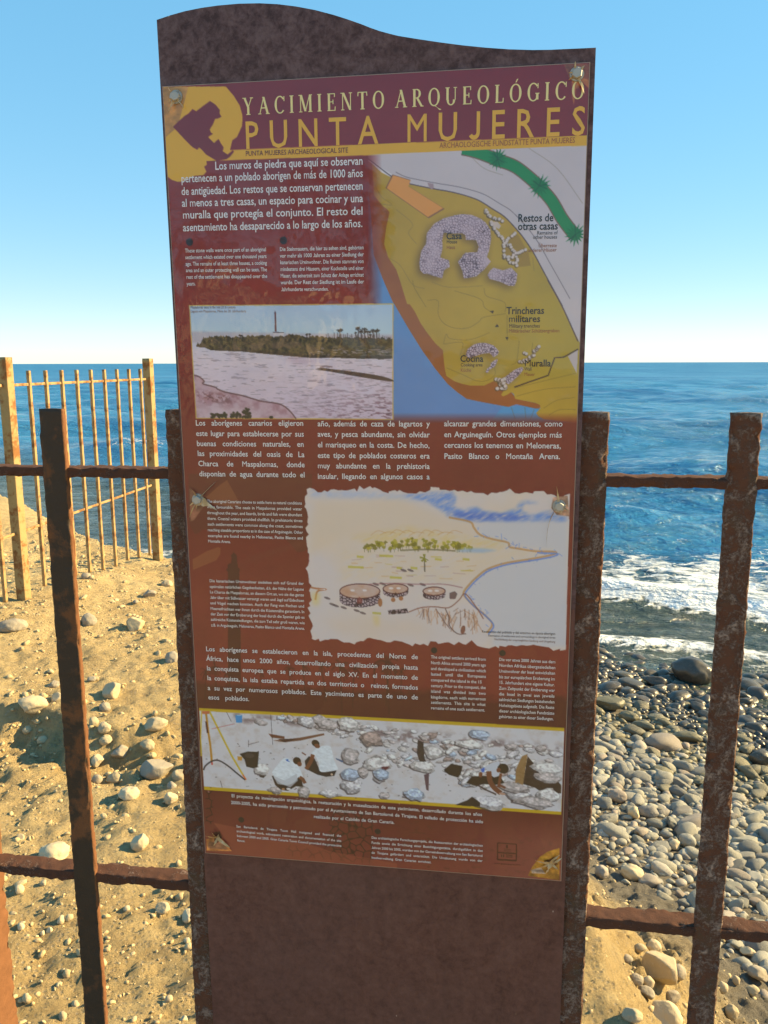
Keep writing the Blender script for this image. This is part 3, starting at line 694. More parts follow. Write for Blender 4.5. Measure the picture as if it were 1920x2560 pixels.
def draw_village():
    rs = np.random.default_rng(23)
    cor = FF_([(58,52),(1578,78),(1552,968),(86,915)])
    out = []
    for a, b, n in ((0, 1, 70), (1, 2, 3), (2, 3, 66), (3, 0, 44)):
        for t in np.arange(n)/n:
            p = cor[a]*(1-t)+cor[b]*t; j = rs.normal(size=2)*1.9 if n > 10 else 0
            out.append(p + j + np.array([0, (3*math.sin(t*21+a)+2*math.sin(t*47)) if n > 60 else 0]) + np.array([2*math.sin(t*26) if n == 44 else 0, 0]))
    sheet = np.array(out); Q = full_mask(sheet)
    paint(Q, col8(220, 206, 206)); paint(Q*np.clip(.3+N1, 0, 1), col8(228, 204, 182), .7)
    def wash(pts, c, a, soft=3, tex=0): 
        M_ = full_mask(FF_(pts), soft)*Q
        if tex: M_ = M_*np.clip(.75+tex*fbm(UU_/14-VV_/20, VV_/4+UU_/8, 581, 3), 0, 1)
        paint(M_, c, a)
    # sky and far sea
    wash([(70,60),(420,68),(560,80),(700,95),(730,120),(480,108),(90,95)], col8(168, 186, 226), .8, 4, .6)
    wash([(600,85),(740,80),(780,70),(910,70),(925,110),(910,160),(960,170),(1040,155),(1090,180),(1180,192),(1270,165),(1290,125),(1340,120),(1400,130),(1310,140),(1300,180),(1350,200),(1400,190),(1480,175),(1500,200),(1560,190),(1560,245),(1200,245),(1000,240),(880,215),(800,150),(720,115)], col8(104, 146, 222), .9, 2, .8)
    wash([(860,190),(980,185),(1200,195),(1300,205),(1370,215),(1250,238),(1000,232)], col8(78, 112, 204), .75, 2, .8)
    wash([(1570,240),(1100,240),(1020,265),(1060,320),(1220,370),(1500,410),(1380,450),(1200,480),(1060,545),(980,640),(1060,740),(1140,830),(1130,960),(1560,965)], col8(206, 204, 214), .85, 3)
    # land washes
    wash([(100,120),(600,110),(760,170),(880,220),(1010,250),(1040,320),(600,310),(300,320),(90,420)], col8(224, 202, 184), .8, 5)
    wash([(300,330),(480,300),(640,270),(820,300),(1000,330),(1210,360),(1180,400),(930,400),(600,390),(420,370)], col8(226, 196, 132), .7, 4, .8)
    for k in range(9): stroke(smooth(FF_([(430+k*55, 320-6*math.sin(k)), (470+k*55, 292+8*math.sin(k*2)), (520+k*55, 305)]), 4), 1.2, col8(206, 150, 90), .5)
    wash([(260,400),(700,400),(1200,400),(1500,415),(1380,440),(1200,470),(1060,530),(960,600),(500,590),(250,580)], col8(226, 204, 180), .7, 4, .7)
    for x, y in rs.uniform((300, 430), (1000, 580), (26, 2)):
        stroke(FF_([(x, y), (x+rs.uniform(30, 80), y+rs.normal()*3)]), rs.uniform(1, 2.6), (col8(204, 182, 84), col8(214, 170, 120), col8(190, 150, 150))[int(rs.integers(3))], .55)
    for x0, y0, w in ((300,500,90),(350,440,40),(480,435,80),(540,560,70),(440,765,50),(800,455,40),(960,455,40),(580,505,30),(660,505,40)):
        stroke(FF_([(x0, y0), (x0+w, y0+4)]), 4, col8(196, 182, 60), .7)
    # palm grove
    for i in range(95):
        x = rs.uniform(370, 1010); y = 395 - 60*(1-((x-700)/340)**2)*rs.uniform(0, 1)
        c = FF_([(x, y)])[0]; s = rs.uniform(2, 4.2); stroke([c, c+np.array([0, 7])], 1, col8(110, 100, 50), .7)
        fill(ellipse(c[0], c[1], s*1.2, s, 0, 8, .2, i), (col8(150, 142, 40), col8(124, 116, 44), col8(186, 170, 60))[i % 3], .85)
    stroke(smooth(FF_([(600,405),(760,400),(920,408)]), 4), 3, col8(104, 96, 60), .6)
    wash([(915,405),(980,393),(1080,394),(1160,405),(1080,418),(960,416)], col8(160, 184, 216), .8, 1)
    c = FF_([(740,450)])[0]; stroke([c, FF_([(742,530)])[0]], 1.8, col8(96, 80, 60))
    for q in range(14):
        a = rs.uniform(0, 6.28); stroke([c, c+np.array([8*math.cos(a), 7*math.sin(a)])], 1.6, col8(140, 136, 44), .85)
    # shoreline
    coast = smooth(FF_([(880,215),(1000,240),(1025,275),(1060,315),(1130,340),(1220,360),(1230,385),(1280,395),(1380,410),(1495,415),(1470,432),(1350,455),(1200,480),(1100,515),(1040,560),(1000,600),(965,650),(990,690),(1030,730),(1090,780),(1130,830),(1100,880)]), 5)
    stroke(coast, 3.5, col8(196, 140, 80), .7); stroke(coast[40:]+np.array([2.5, 2.5]), 2.6, col8(84, 128, 220), .75)
    for i in range(60):
        p = coast[int(rs.integers(10, len(coast)))] + np.array([rs.uniform(2, 10), rs.normal()*4]); stroke([p, p+rs.normal(size=2)*4], 1.2, col8(90, 130, 224), .6)
    # cliff
    for i in range(70):
        t = rs.random(); b = FF_([(700+t*380, 735+110*t*rs.random())])[0]; stroke([b, b+np.array([rs.normal()*6, rs.uniform(6, 30)])], 1.4, (col8(176, 112, 70), col8(206, 150, 110), col8(120, 80, 70))[i % 3], .5)
    stroke(smooth(FF_([(650,760),(720,735),(800,730),(880,735),(940,690),(975,655),(1040,735),(1080,800)]), 4), 2, col8(140, 84, 70), .8)
    stroke(smooth(FF_([(860,740),(880,790),(885,840),(930,885),(980,885)]), 4), 2, col8(90, 60, 60), .7); stroke(smooth(FF_([(805,740),(850,810),(890,860)]), 4), 1.6, col8(110, 70, 66), .6)
    fill(ellipse(*FF_([(962,862)])[0], 4, 8, .2, 9), col8(126, 70, 60), .9)
    # round stone houses
    dV, idv = voro(5.0, 90)
    for cx, cy, rx, ry, h in ((368,640,116,42,52), (574,626,72,28,22), (796,640,64,24,26)):
        t = np.linspace(0, math.pi, 14); wall = np.vstack([np.stack([cx+rx*np.cos(t), cy+h+ry*np.sin(t)], 1), np.stack([cx-rx*np.cos(t), cy+0*t], 1)])
        M_ = full_mask(FF_(wall)); paint(M_, col8(176, 156, 168)); paint(M_*np.clip((.34-dV)/.2, 0, 1), col8(54, 34, 48), .95)
        roof = FF_(np.stack([cx+rx*np.cos(np.linspace(0, 6.28, 30)), cy+ry*np.sin(np.linspace(0, 6.28, 30))], 1))
        fill(roof, col8(206, 176, 168)); paint(full_mask(roof)*np.clip(.35+N2, 0, 1), col8(196, 140, 108), .7)
        stroke(np.vstack([roof, roof[:1]]), 1.8, col8(92, 44, 48), .9)
        for q in range(2): fill(ellipse(*FF_([(cx+rx*(q-.6)*.6, cy-ry*.1)])[0], 4, 2, 0, 8), col8(232, 222, 226), .9)
    fill(FF_([(350,690),(365,672),(385,688),(380,712),(352,712)]), col8(140, 60, 60), .7); fill(FF_([(565,658),(575,645),(582,660),(578,668)]), col8(60, 30, 34), .9)
    w = FF_([(530,750),(640,740),(648,765),(535,775)]); M_ = full_mask(w); paint(M_, col8(150, 130, 142)); paint(M_*np.clip((.4-dV)/.2, 0, 1), col8(44, 28, 38), .95)
    fill(FF_([(885,650),(915,640),(930,655),(918,685),(885,685)]), col8(96, 70, 76), .85)
    for x, y in ((485,705),(605,682),(560,690)): fill(ellipse(*FF_([(x, y)])[0], 4, 8 if x < 500 else 4, 0, 8), col8(170, 106, 66), .9)
    for x, y in ((180,680),(210,716),(230,724),(350,752),(385,766),(275,735),(660,520),(620,520),(460,600),(500,598),(660,605),(730,602)): fill(ellipse(*FF_([(x, y)])[0], 6, 2.2, .3, 8), col8(92, 74, 80), .75)
    stroke(smooth(FF_([(85,618),(120,625),(175,630),(125,640),(112,690)]), 4), 3.2, col8(180, 104, 56), .8)
    stroke(smooth(FF_([(420,600),(560,595),(700,600),(850,600),(960,620)]), 4), 2.2, col8(150, 84, 96), .5)
    wash([(440,780),(480,780),(480,840),(455,840)], col8(226, 200, 120), .6, 2); wash([(90,650),(140,650),(130,720),(100,720)], col8(226, 200, 100), .5, 3)
    wash([(120,800),(700,800),(820,900),(300,900)], col8(226, 196, 170), .35, 8)
    return sheet

def draw_dig():
    YL = col8(206, 168, 34)
    whole = np.vstack([FG_([(62,33)]), FH2_([(1557,205),(1532,957)]), FG_([(106,740)])]); fill(whole, YL)
    quad = np.vstack([FG_([(64,58)]), FH2_([(1556,234),(1531,930)]), FG_([(104,711)])]); Q = full_mask(quad)
    paint(Q, col8(216, 212, 220)); paint(Q*np.clip(.1+1.3*N2, 0, 1), col8(190, 172, 164), .5); paint(Q*np.clip((N3-.1)*3, 0, 1), col8(214, 212, 218), .6)
    rs = np.random.default_rng(31)
    def GH(x, y):            # common frame across both halves (left half's units)
        return FP_([(480+x*.28933, 1760+y*.28933)])[0]
    # wall of field stones behind
    paint(full_mask(np.array([GH(330,70), GH(3215,370), GH(3200,420), GH(1800,330), GH(1150,200), GH(430,160)]), 3)*Q*np.clip(.5+N2*2, 0, 1), col8(128, 108, 112), .85)
    def rock(x, y, w, h, ang=0, tone=0, seed=0):
        c = GH(x, y); mm = .28933*.46; w *= mm; h *= mm
        fill(ellipse(c[0]-w*.12, c[1]+h*.20, w*1.0, h*.98, ang, 14, .12, seed), col8(62, 52, 56), .7)
        base = (col8(204, 200, 208), col8(184, 174, 176), col8(214, 208, 210), col8(164, 144, 140), col8(176, 190, 216))[tone]
        fill(ellipse(c[0], c[1], w, h, ang, 14, .12, seed), base*.86, .95, N3*.4)
        fill(ellipse(c[0]+w*.1, c[1]-h*.18, w*.78, h*.66, ang, 12, .06, seed+1), np.clip(base*1.16, 0, 1), .85, N3*.3)
    for i in range(260):
        x = rs.uniform(740, 3150); yt = 95 + (x-700)*.105; d = rs.random()**.8
        if x < 1500: y = yt + d*140*(x-640)/800
        elif x < 2350: y = yt + d*330
        else: y = yt + 20 + d*400
        s = rs.uniform(22, 66)*(1 + .45*(x > 2200)); rock(x, y, s, s*rs.uniform(.35, .62), rs.normal()*.35, int(rs.choice([0, 1, 2, 3, 4], p=[.3, .25, .25, .1, .1])), i)
    # dark openings
    fill(np.array([GH(*p) for p in ((1950,310),(2000,330),(2010,470),(2050,560),(2110,565),(2030,560),(1960,480),(1945,430))]), col8(40, 32, 34), .9)
    fill(np.array([GH(*p) for p in ((2900,450),(2960,520),(3070,560),(3190,700),(3190,770),(3050,780),(2960,720),(2860,690))]), col8(44, 28, 24), .9)
    fill(np.array([GH(*p) for p in ((2800,560),(2850,450),(2900,430),(2880,560),(2860,700),(2790,690))]), col8(150, 112, 66), .9)
    for x, y, w, h, t in ((1380,700,150,125,0),(1375,610,140,90,4),(1180,770,130,60,0),(1600,520,190,110,2),(1550,300,150,110,3),(1370,450,120,120,1),(1620,620,90,110,0),(1930,790,140,75,0),(1660,790,80,50,1),(2560,850,230,100,0),(2820,770,170,110,0),(2780,720,210,70,1),(3080,790,150,100,2),(2960,850,260,80,1),(3070,560,200,90,2),(3080,640,170,80,1),(2400,350,190,60,2),(2480,265,140,65,4),(2090,420,120,90,2),(600,160,90,40,1),(1100,130,110,60,1),(990,150,110,80,0),(1180,175,150,70,1),(1350,175,150,100,2),(2000,540,170,80,2),(970,760,80,90,1),(720,745,90,50,1),(600,560,110,90,2),(1480,590,70,80,1)):
        rock(x, y, w, h, .1, t, int(x+y))
    for i in range(220):
        x, y = rs.uniform(120, 2700), rs.uniform(330, 830); yy = y + (x-100)*.02
        if x > 1700 and y < 520: continue
        c = GH(x, yy); fill(ellipse(c[0], c[1], rs.uniform(.5, 2.4), rs.uniform(.4, 1.2), rs.normal()*.4, 7), col8(92, 80, 84) if rs.random() < .6 else col8(224, 220, 224), .7)
    P = lambda *pts: np.array([GH(*p) for p in pts])
    # planks, tripod, buckets
    fill(P((660,255),(720,265),(800,280),(800,300),(690,290)), col8(110, 64, 50)); fill(P((700,315),(930,290),(1140,252),(1145,268),(940,315),(800,330)), col8(120, 80, 62)); fill(P((740,300),(920,300),(800,330)), col8(60, 30, 28), .8)
    fill(P((375,95),(435,95),(432,160),(382,160)), col8(54, 146, 214)); fill(ellipse(*GH(405,97), 3.9, 1.0), col8(140, 200, 236))
    Yt = col8(214, 184, 50)
    stroke(P((85,60),(75,280),(80,450)), 2.2, Yt); stroke(P((150,60),(260,280),(340,440),(440,610)), 3.4, Yt); stroke(P((120,60),(140,230),(160,360),(172,500)), 4.0, col8(196, 140, 40))
    stroke(P((122,150),(136,250)), 3.4, col8(90, 40, 26)); fill(P((85,60),(155,60),(150,85),(90,85)), col8(200, 110, 70)); stroke(P((440,610),(468,655)), 3.2, col8(220, 120, 60)); stroke(P((172,500),(175,525)), 3, col8(200, 70, 60))
    stroke(smooth(P((100,570),(120,530),(180,490),(240,490),(320,540),(380,590),(460,655)), 4), 3, col8(46, 40, 48), .9)
    for a, b in (((680,90),(698,350)), ((490,310),(488,370)), ((490,350),(580,325)), ((300,70),(340,150)), ((245,660),(262,720))): stroke(P(a, b), 1, col8(60, 46, 50), .8)
    stroke(P((170,215),(300,185),(370,170)), 1, col8(180, 60, 60), .8)
    fill(P((412,430),(480,410),(560,412),(580,405),(575,470),(568,545),(530,555),(470,540),(455,480)), col8(38, 34, 36)); fill(ellipse(*GH(497,445), 9, 4.6, -.05), col8(66, 58, 58)); fill(P((392,450),(435,455),(432,488),(396,486)), col8(206, 150, 60))
    # two workers kneeling, and a third to the right
    fill(P((690,620),(720,700),(770,740),(830,750),(900,710),(960,715),(950,650),(880,600)), col8(44, 32, 32)); 
    W_ = col8(228, 234, 244); SK = col8(120, 70, 50)
    fill(smooth(P((690,590),(720,550),(760,500),(800,465),(850,475),(895,505),(925,545),(945,590),(958,628),(920,632),(900,660),(860,690),(810,698),(760,680),(715,640)), 3), W_, 1, N3*.08)
    fill(P((805,480),(835,475),(830,485),(850,500),(825,495)), col8(54, 110, 200)); fill(P((700,620),(720,625),(800,660),(905,600),(915,660),(850,720),(800,700),(740,690)), col8(196, 198, 208), .8)
    fill(ellipse(*GH(908,490), 7.4, 7.2, .4), col8(44, 28, 26)); fill(ellipse(*GH(930,518), 4.2, 4.6, .4), SK); stroke(P((930,630),(960,650),(978,685)), 6.4, SK); fill(ellipse(*GH(790,735), 3, 2.2), col8(176, 130, 96)); fill(ellipse(*GH(835,733), 4, 2.4), col8(226, 222, 226))
    fill(P((975,490),(1010,450),(1060,470),(1100,560),(1180,580),(1250,570),(1230,620),(1160,628),(1085,610),(985,560)), col8(40, 32, 38))
    fill(smooth(P((1030,425),(1065,390),(1110,365),(1160,358),(1195,365),(1215,420),(1225,470),(1250,530),(1262,565),(1200,580),(1130,588),(1100,570),(1095,510),(1070,455)), 3), W_, 1, N3*.08)
    fill(ellipse(*GH(1068,338), 7.4, 6.4, .5), col8(40, 28, 26)); fill(ellipse(*GH(1082,362), 5.2, 4.2, .3), SK); stroke(smooth(P((1045,435),(1030,490),(1000,540),(985,562)), 3), 7.0, SK); fill(ellipse(*GH(1208,608), 2.2, 2.4), col8(206, 180, 160))
    stroke(P((950,418),(985,440)), 2.4, col8(120, 70, 56)); fill(P((1240,465),(1310,490),(1300,505),(1250,480)), col8(80, 100, 140)); fill(P((575,615),(640,615),(620,638),(590,632)), col8(60, 50, 50))
    X = 1659
    fill(P((X+515,570),(X+580,515),(X+680,535),(X+665,600),(X+640,635),(X+560,610)), col8(36, 32, 34))
    fill(P((X+710,680),(X+760,625),(X+860,620),(X+1000,620),(X+1040,680),(X+960,700),(X+860,690),(X+800,710)), col8(42, 32, 30))
    fill(smooth(P((X+825,570),(X+870,540),(X+940,505),(X+1000,500),(X+985,560),(X+1000,610),(X+950,632),(X+920,600),(X+880,560)), 3), col8(206, 208, 222)); fill(P((X+838,562),(X+868,545),(X+870,585),(X+845,590)), col8(70, 110, 210))
    fill(smooth(P((X+980,545),(X+1005,518),(X+1050,518),(X+1076,550),(X+1070,585),(X+1040,600),(X+1000,590)), 3), col8(36, 28, 26)); fill(ellipse(*GH(X+990,570), 3.6, 4.6, .3), SK)
    stroke(smooth(P((X+905,580),(X+915,660),(X+950,720),(X+1010,770)), 3), 9.0, SK); stroke(P((X+1010,600),(X+1000,660),(X+990,720)), 4.6, SK); fill(ellipse(*GH(X+835,610), 3.4, 5.2, .1), SK); stroke(P((X+1000,700),(X+1050,725)), 4, SK); fill(ellipse(*GH(X+1022,775), 6, 2.2, .1), col8(190, 150, 130))
    stroke(smooth(P((X+810,700),(X+880,740),(X+970,780)), 3), 3, col8(56, 40, 40), .8)
    fill(P((X+615,870),(X+720,830),(X+760,800),(X+830,850),(X+830,885),(X+700,880)), col8(32, 28, 32)); fill(P((X+345,610),(X+390,595),(X+385,750),(X+365,740)), col8(96, 72, 84))
    fill(P((X+180,760),(X+210,750),(X+250,820),(X+215,820)), col8(60, 48, 52)); rock(X+260, 780, 130, 85, .1, 4, 77); fill(P((X-20,540),(X+50,540),(X+10,575),(X-20,570)), col8(96, 40, 50)); rock(X-20, 610, 100, 80, 0, 4, 78)
    return whole

def draw_small():
    # logo box at the lower right
    box = FK_([(1057,452),(1202,462),(1200,590),(1056,582)]); M_ = full_mask(box); B = col8(74, 30, 26)
    for a, b, w in (((1057,452),(1202,462),2), ((1202,462),(1200,590),2), ((1058,526),(1201,534),2.6), ((1056,580),(1200,588),3.4), ((1057,452),(1056,582),2)): stroke(FK_([a, b]), w, B)
    fill(FK_([(1122,466),(1136,467),(1136,490),(1128,494),(1122,489)]), B); fill(FK_([(1082,540),(1108,541),(1106,560),(1094,568),(1084,558)]), B); fill(FK_([(1092,540),(1098,540),(1097,566),(1092,566)]), col8(160, 96, 80))
    for y in (500, 512): stroke(FK_([(1105, y), (1160, y+3)]), 1.4, B, .6)
    for y in (545, 558): stroke(FK_([(1120, y), (1172, y+3)]), 2.2, B, .75)
    for pt, r in ((FB_([(166,723)])[0], 9.6), (FB_([(887,710)])[0], 9.6)): fill(ellipse(*pt, r*.62, r*.62, 0, 24), col8(26, 22, 40))
    for pt in (FI_([(1046,79)])[0], FI_([(1341,91)])[0], FJ_([(409,296)])[0], FK_([(136,364)])[0]): fill(ellipse(*pt, 5.4, 5.4, 0, 24), col8(36, 26, 30))
    # burnt, lifted corners round the bolts
    for pts, c in ((FJ_([(120,460),(190,430),(250,450),(330,556),(122,552)]), (196, 124, 62)), (FJ_([(140,480),(240,470),(300,545),(130,530)]), (150, 100, 78)), (FJ_([(180,400),(230,390),(250,440),(215,490),(185,470)]), (70, 34, 28)),
                   (FK_([(1290,705),(1320,640),(1380,560),(1440,520),(1532,490),(1532,738)]), (186, 130, 40)), (FK_([(1410,590),(1500,560),(1520,620),(1440,640)]), (84, 44, 22)), (FK_([(1315,660),(1390,640),(1425,690),(1320,685)]), (196, 170, 160)),
                   (F7_([(70,110),(150,160),(240,180),(300,300),(230,380),(130,520),(85,540)]), (128, 84, 66)), (FF_([(1480,100),(1565,90),(1575,210),(1500,200),(1470,160)]), (176, 128, 104))):
        fill(pts, col8(*c), .85, N2*.7)
    return None

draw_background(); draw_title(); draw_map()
q_lagoon = draw_lagoon(); q_village = draw_village(); q_dig = draw_dig(); draw_small()
lin = np.where(art <= .04045, art/12.92, ((np.clip(art, 0, 1)+.055)/1.055)**2.4)

m = Mat('laminated_print', .42, .5)
m.set('Base Color', m.attr('ink'))
co = m.coord('Object')
m.set('Coat Weight', .85); m.set('Coat Roughness', .035); m.set('Coat IOR', 1.52)
m.l.new(m.bump(m.math('ADD', m.noise(co, 7, 3, .5), m.math('MULTIPLY', m.noise(co, 40, 2, .5), .05)), .012, .35), m.b.inputs['Coat Normal'])
M_PRINT = m.m
def print_mesh(name, r0, r1, c0, c1, out, hole=(), clip=None):
    us = np.arange(c0, c1)*CELL; vs_ = np.arange(r0, r1)*CELL
    us[-1] = min(us[-1], PW); 
    U_, V_ = np.meshgrid(us, vs_)
    x = PX0+U_/1000; z = PZ1-V_/1000
    p = sign_pt(x, z, out); V = np.stack([a.ravel() for a in (p[0], p[1]+0*x, p[2])], 1)
    F = grid_faces(r1-r0, c1-c0)[:, [0, 1, 2, 3]]
    if len(hole) or clip is not None:
        keep = np.ones((r1-r0-1, c1-c0-1), bool)
        for (a, b, c_, d_) in hole: keep[max(a-r0+1, 0):b-r0-2, max(c_-c0+1, 0):d_-c0-2] = False
        if clip is not None: keep &= clip[r0:r1-1, c0:c1-1] > .5
        F = F[keep.ravel()]
        used = np.unique(F); remap = np.full(len(V), -1); remap[used] = np.arange(len(used)); F = remap[F]
    else: used = np.arange(len(V))
    me = mesh_from(name, V[used], F)
    at = me.color_attributes.new('ink', 'FLOAT_COLOR', 'POINT')
    rgba = np.ones((len(used), 4), np.float32); rgba[:, :3] = lin[r0:r1, c0:c1].reshape(-1, 3)[used]
    at.data.foreach_set('color', rgba.ravel())
    return me
def bounds(mm):
    a, b = mm.min(0)/CELL, mm.max(0)/CELL
    return max(int(a[1])-1, 0), min(int(b[1])+3, NR), max(int(a[0])-1, 0), min(int(b[0])+3, NC)
OUT = .0042
# the panel: a thin plate; its face carries the print, its pictures are sub-parts
def slab(x0, x1, z0, z1, o0, o1):
    V = [sign_pt(x, z, o) for o in (o0, o1) for (x, z) in ((x0, z0), (x1, z0), (x1, z1), (x0, z1))]
    return V, [(0, 3, 2, 1), (4, 5, 6, 7), (0, 1, 5, 4), (1, 2, 6, 5), (2, 3, 7, 6), (3, 0, 4, 7)]
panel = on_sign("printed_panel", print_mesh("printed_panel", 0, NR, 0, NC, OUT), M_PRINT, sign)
M_EDGE = Mat('laminate_edge', .5, .4); M_EDGE.set('Base Color', (.34, .25, .20)); M_EDGE = M_EDGE.m
V_, F_ = slab(PX0-.0011, PX1+.0011, PZ0-.0011, PZ1+.0011, .0003, OUT-.0004)
on_sign("backing_plate", mesh_from("backing_plate", V_, F_), M_EDGE, panel)
for nm, q, lab in (("lagoon_photograph", q_lagoon, "tinted old photograph of a lagoon with a lighthouse"), ("village_drawing", q_village, "watercolour drawing of round stone houses by the sea, with torn edges"), ("excavation_photograph", q_dig, "colour photograph of workers digging between stones, edged in yellow")):
    b = bounds(q); Mq = full_mask(q)
    o = on_sign(nm, print_mesh(nm, *b, OUT+.00025, clip=Mq), M_PRINT, panel); o['label'] = lab
b = (int(FC_([(0, 140)])[0][1]/CELL), int(FD_([(0, 1032)])[0][1]/CELL), int(FC_([(62, 140)])[0][0]/CELL), NC)
mk_ = np.ones((NR, NC)); tl = FC_([(0, 134), (1640, 66)]); mk_[(VV_ < np.interp(UU_, tl[:, 0], tl[:, 1]))] = 0
lag = full_mask(q_lagoon); mk_[lag > .5] = 0
o = on_sign("site_map", print_mesh("site_map", *b, OUT+.00012, clip=mk_), M_PRINT, panel); o['label'] = "site map with ochre land, brown shore and blue sea"

# ---- lettering: real glyph outlines laid just above the print
_cu = bpy.data.curves.new("glyph_source", 'FONT'); _ob = bpy.data.objects.new("glyph_source", _cu); COL.objects.link(_ob)
_cu.resolution_u = 2
_gl = {}
def _tess(s, off):
    _cu.body = s; _cu.offset = off; dg = bpy.context.evaluated_depsgraph_get(); dg.update(); ev = _ob.evaluated_get(dg); me = ev.to_mesh()
    v = np.array([p.co[:2] for p in me.vertices]).reshape(-1, 2); f = [tuple(p.vertices) for p in me.polygons]; ev.to_mesh_clear(); return v, f
def glyph(ch, bold):
    k = (ch, bold)
    if k not in _gl:
        off = bold if ch not in 'MmWw' else min(bold, 0.0)
        v, f = _tess(ch, off)
        w = _tess('H'+ch+'H', 0)[0][:, 0].max() - _tess('HH', 0)[0][:, 0].max()
        if ch == 'J':                       # hook that closes to the left, on the baseline
            t = np.radians(np.linspace(0, -150, 9)); r_ = .19; wd = .095+2*bold
            o_ = np.vstack([[(.40, .682)], np.stack([.40-r_+r_*np.cos(t), .18+r_*np.sin(t)], 1)]); i_ = np.vstack([[(.40-wd, .682)], np.stack([.40-r_+(r_-wd)*np.cos(t), .18+(r_-wd)*np.sin(t)], 1)])
            n_ = len(o_); v = np.vstack([o_, i_]); f = [(a, a+1, n_+a+1, n_+a) for a in range(n_-1)]; w = .46
        _gl[k] = (v, f, w)
    return _gl[k]
CAP = .682
class Ink:
    def __init__(s): s.V, s.F, s.C, s.n = [], [], [], 0
    def add(s, v, f, c):
        s.V.append(v); s.F += [tuple(i+s.n for i in q) for q in f]; s.C += [c]*len(v); s.n += len(v)
    def build(s, name, out, parent):
        mm = np.vstack(s.V); x = PX0+mm[:, 0]/1000; z = PZ1-mm[:, 1]/1000
        o_ = out + (mm[:, 2] if mm.shape[1] > 2 else 0)
        p = sign_pt(x, z, o_); me = mesh_from(name, np.stack([p[0], p[1], p[2]], 1), s.F)
        at = me.color_attributes.new('ink', 'FLOAT_COLOR', 'POINT')
        at.data.foreach_set('color', np.array([(*srgb(*c), 1) for c in s.C], np.float32).ravel())
        return on_sign(name, me, M_PRINT, parent)
def text(ink, txt, p0, p1, cap_px, c, bold=.006, fit=True, xs=.93):
    """one line of text from p0 to p1 (baseline ends, panel mm), cap height in photo pixels"""
    p0, p1 = np.asarray(p0, float), np.asarray(p1, float); d = p1-p0; L = np.linalg.norm(d); ex = d/L; ey = np.array([ex[1], -ex[0]])
    mid = (p0+p1)/2; mmpx = .66
    s = cap_px*mmpx/CAP
    gs = [glyph(ch, bold) for ch in txt]
    ws = [g[2]*s*xs for g in gs]; ns = txt.count(' ')
    body = sum(w for w, ch in zip(ws, txt) if ch != ' '); lead = .05*s*xs
    if fit:
        sp = (L-body)/ns if ns else 0
        if ns == 0 or sp < .20*s or sp > 1.3*s:
            target = L if ns == 0 else L-ns*min(max(sp, .22*s), 1.0*s)
            k = target/body; xs *= k; body *= k; ws = [w*k for w in ws]; sp = (L-body)/ns if ns else 0
    else: sp = .28*s
    x = -lead
    for (v, f, w0), w, ch in zip(gs, ws, txt):
        if ch == ' ': x += sp; continue
        if len(v): ink.add(p0 + (x+v[:, :1]*s*xs)*ex + v[:, 1:2]*s*ey, f, c)
        x += w
WHITE, DARK, BROWN = (226, 222, 226), (24, 22, 26), (150, 84, 44)
words_ = Ink()
def para(fr, lines, L, B, Rr, B2, cap, c=WHITE, bold=.009, last=None):
    for i, t in enumerate(lines):
        l = L[i] if isinstance(L, (list, tuple)) else L; r = Rr[i] if isinstance(Rr, (list, tuple)) else Rr
        q = fr([(l, B[i]), (r, B2[i])]); text(words_, t, q[0], q[1], cap, c, bold)
para(FB_, ["Los muros de piedra que aquí se observan", "pertenecen a un poblado aborigen de más de 1000 años", "de antigüedad. Los restos que se conservan pertenecen", "al menos a tres casas, un espacio para cocinar y una", "muralla que protegía el conjunto. El resto del", "asentamiento ha desaparecido a lo largo de los años."],
     [365, 107, 108, 112, 117, 120], [168, 265, 362, 452, 543, 640], [1503]*5+[1500], [128, 222, 320, 415, 512, 607], 17.8, bold=.010)
para(FB_, ["These stone walls were once part of an aboriginal", "settlement which existed over one thousand years", "ago. The remains of at least three houses, a cooking", "area and an outer protecting wall can be seen. The", "rest of the settlement has disappeared over the", "years."],
     [134, 136, 139, 141, 144, 147], [803, 854, 905, 954, 1005, 1057], [757, 760, 762, 764, 766, 215], [793, 845, 896, 947, 998, 1055], 8.9)
para(FB_, ["Die Steinmauern, die hier zu sehen sind, gehörten", "vor mehr als 1000 Jahren zu einer Siedlung der", "kanarischen Ureinwohner. Die Ruinen stammen von", "mindestens drei Häusern, einer Kochstelle und einer", "Mauer, die seinerzeit zum Schutz der Anlage errichtet", "wurde. Der Rest der Siedlung ist im Laufe der", "Jahrhunderte verschwunden."],
     [861, 863, 864, 866, 867, 869, 871], [792, 843, 893, 945, 996, 1047, 1100], [1506]*5+[1508, 1237], [778, 831, 884, 936, 988, 1040, 1096], 8.9)
para(FH_, ["Los aborígenes canarios eligieron", "este lugar para establecerse por sus", "buenas condiciones naturales, en", "las proximidades del oasis de La", "Charca de Maspalomas, donde", "disponían de agua durante todo el"], [50, 52, 55, 58, 61, 65], [56, 99, 141, 182, 224, 266], [498, 500, 500, 502, 503, 504], [57, 102, 144, 187, 229, 271], 13.6, bold=.010)
para(FH_, ["año, además de caza de lagartos y", "aves, y pesca abundante, sin olvidar", "el marisqueo en la costa. De hecho,", "este tipo de poblados costeros era", "muy abundante en la prehistoria", "insular, llegando en algunos casos a"], 556, [59, 102, 146, 190, 233, 277], 1021, [60, 105, 149, 193, 236, 279], 13.6, bold=.010)
para(FH_, ["alcanzar grandes dimensiones, como", "en Arguineguín. Otros ejemplos más", "cercanos los tenemos en Meloneras,", "Pasito Blanco o Montaña Arena."], 1080, [59, 104, 148, 194], [1572, 1569, 1565, 1562], [60, 106, 151, 195], 13.6, bold=.010)
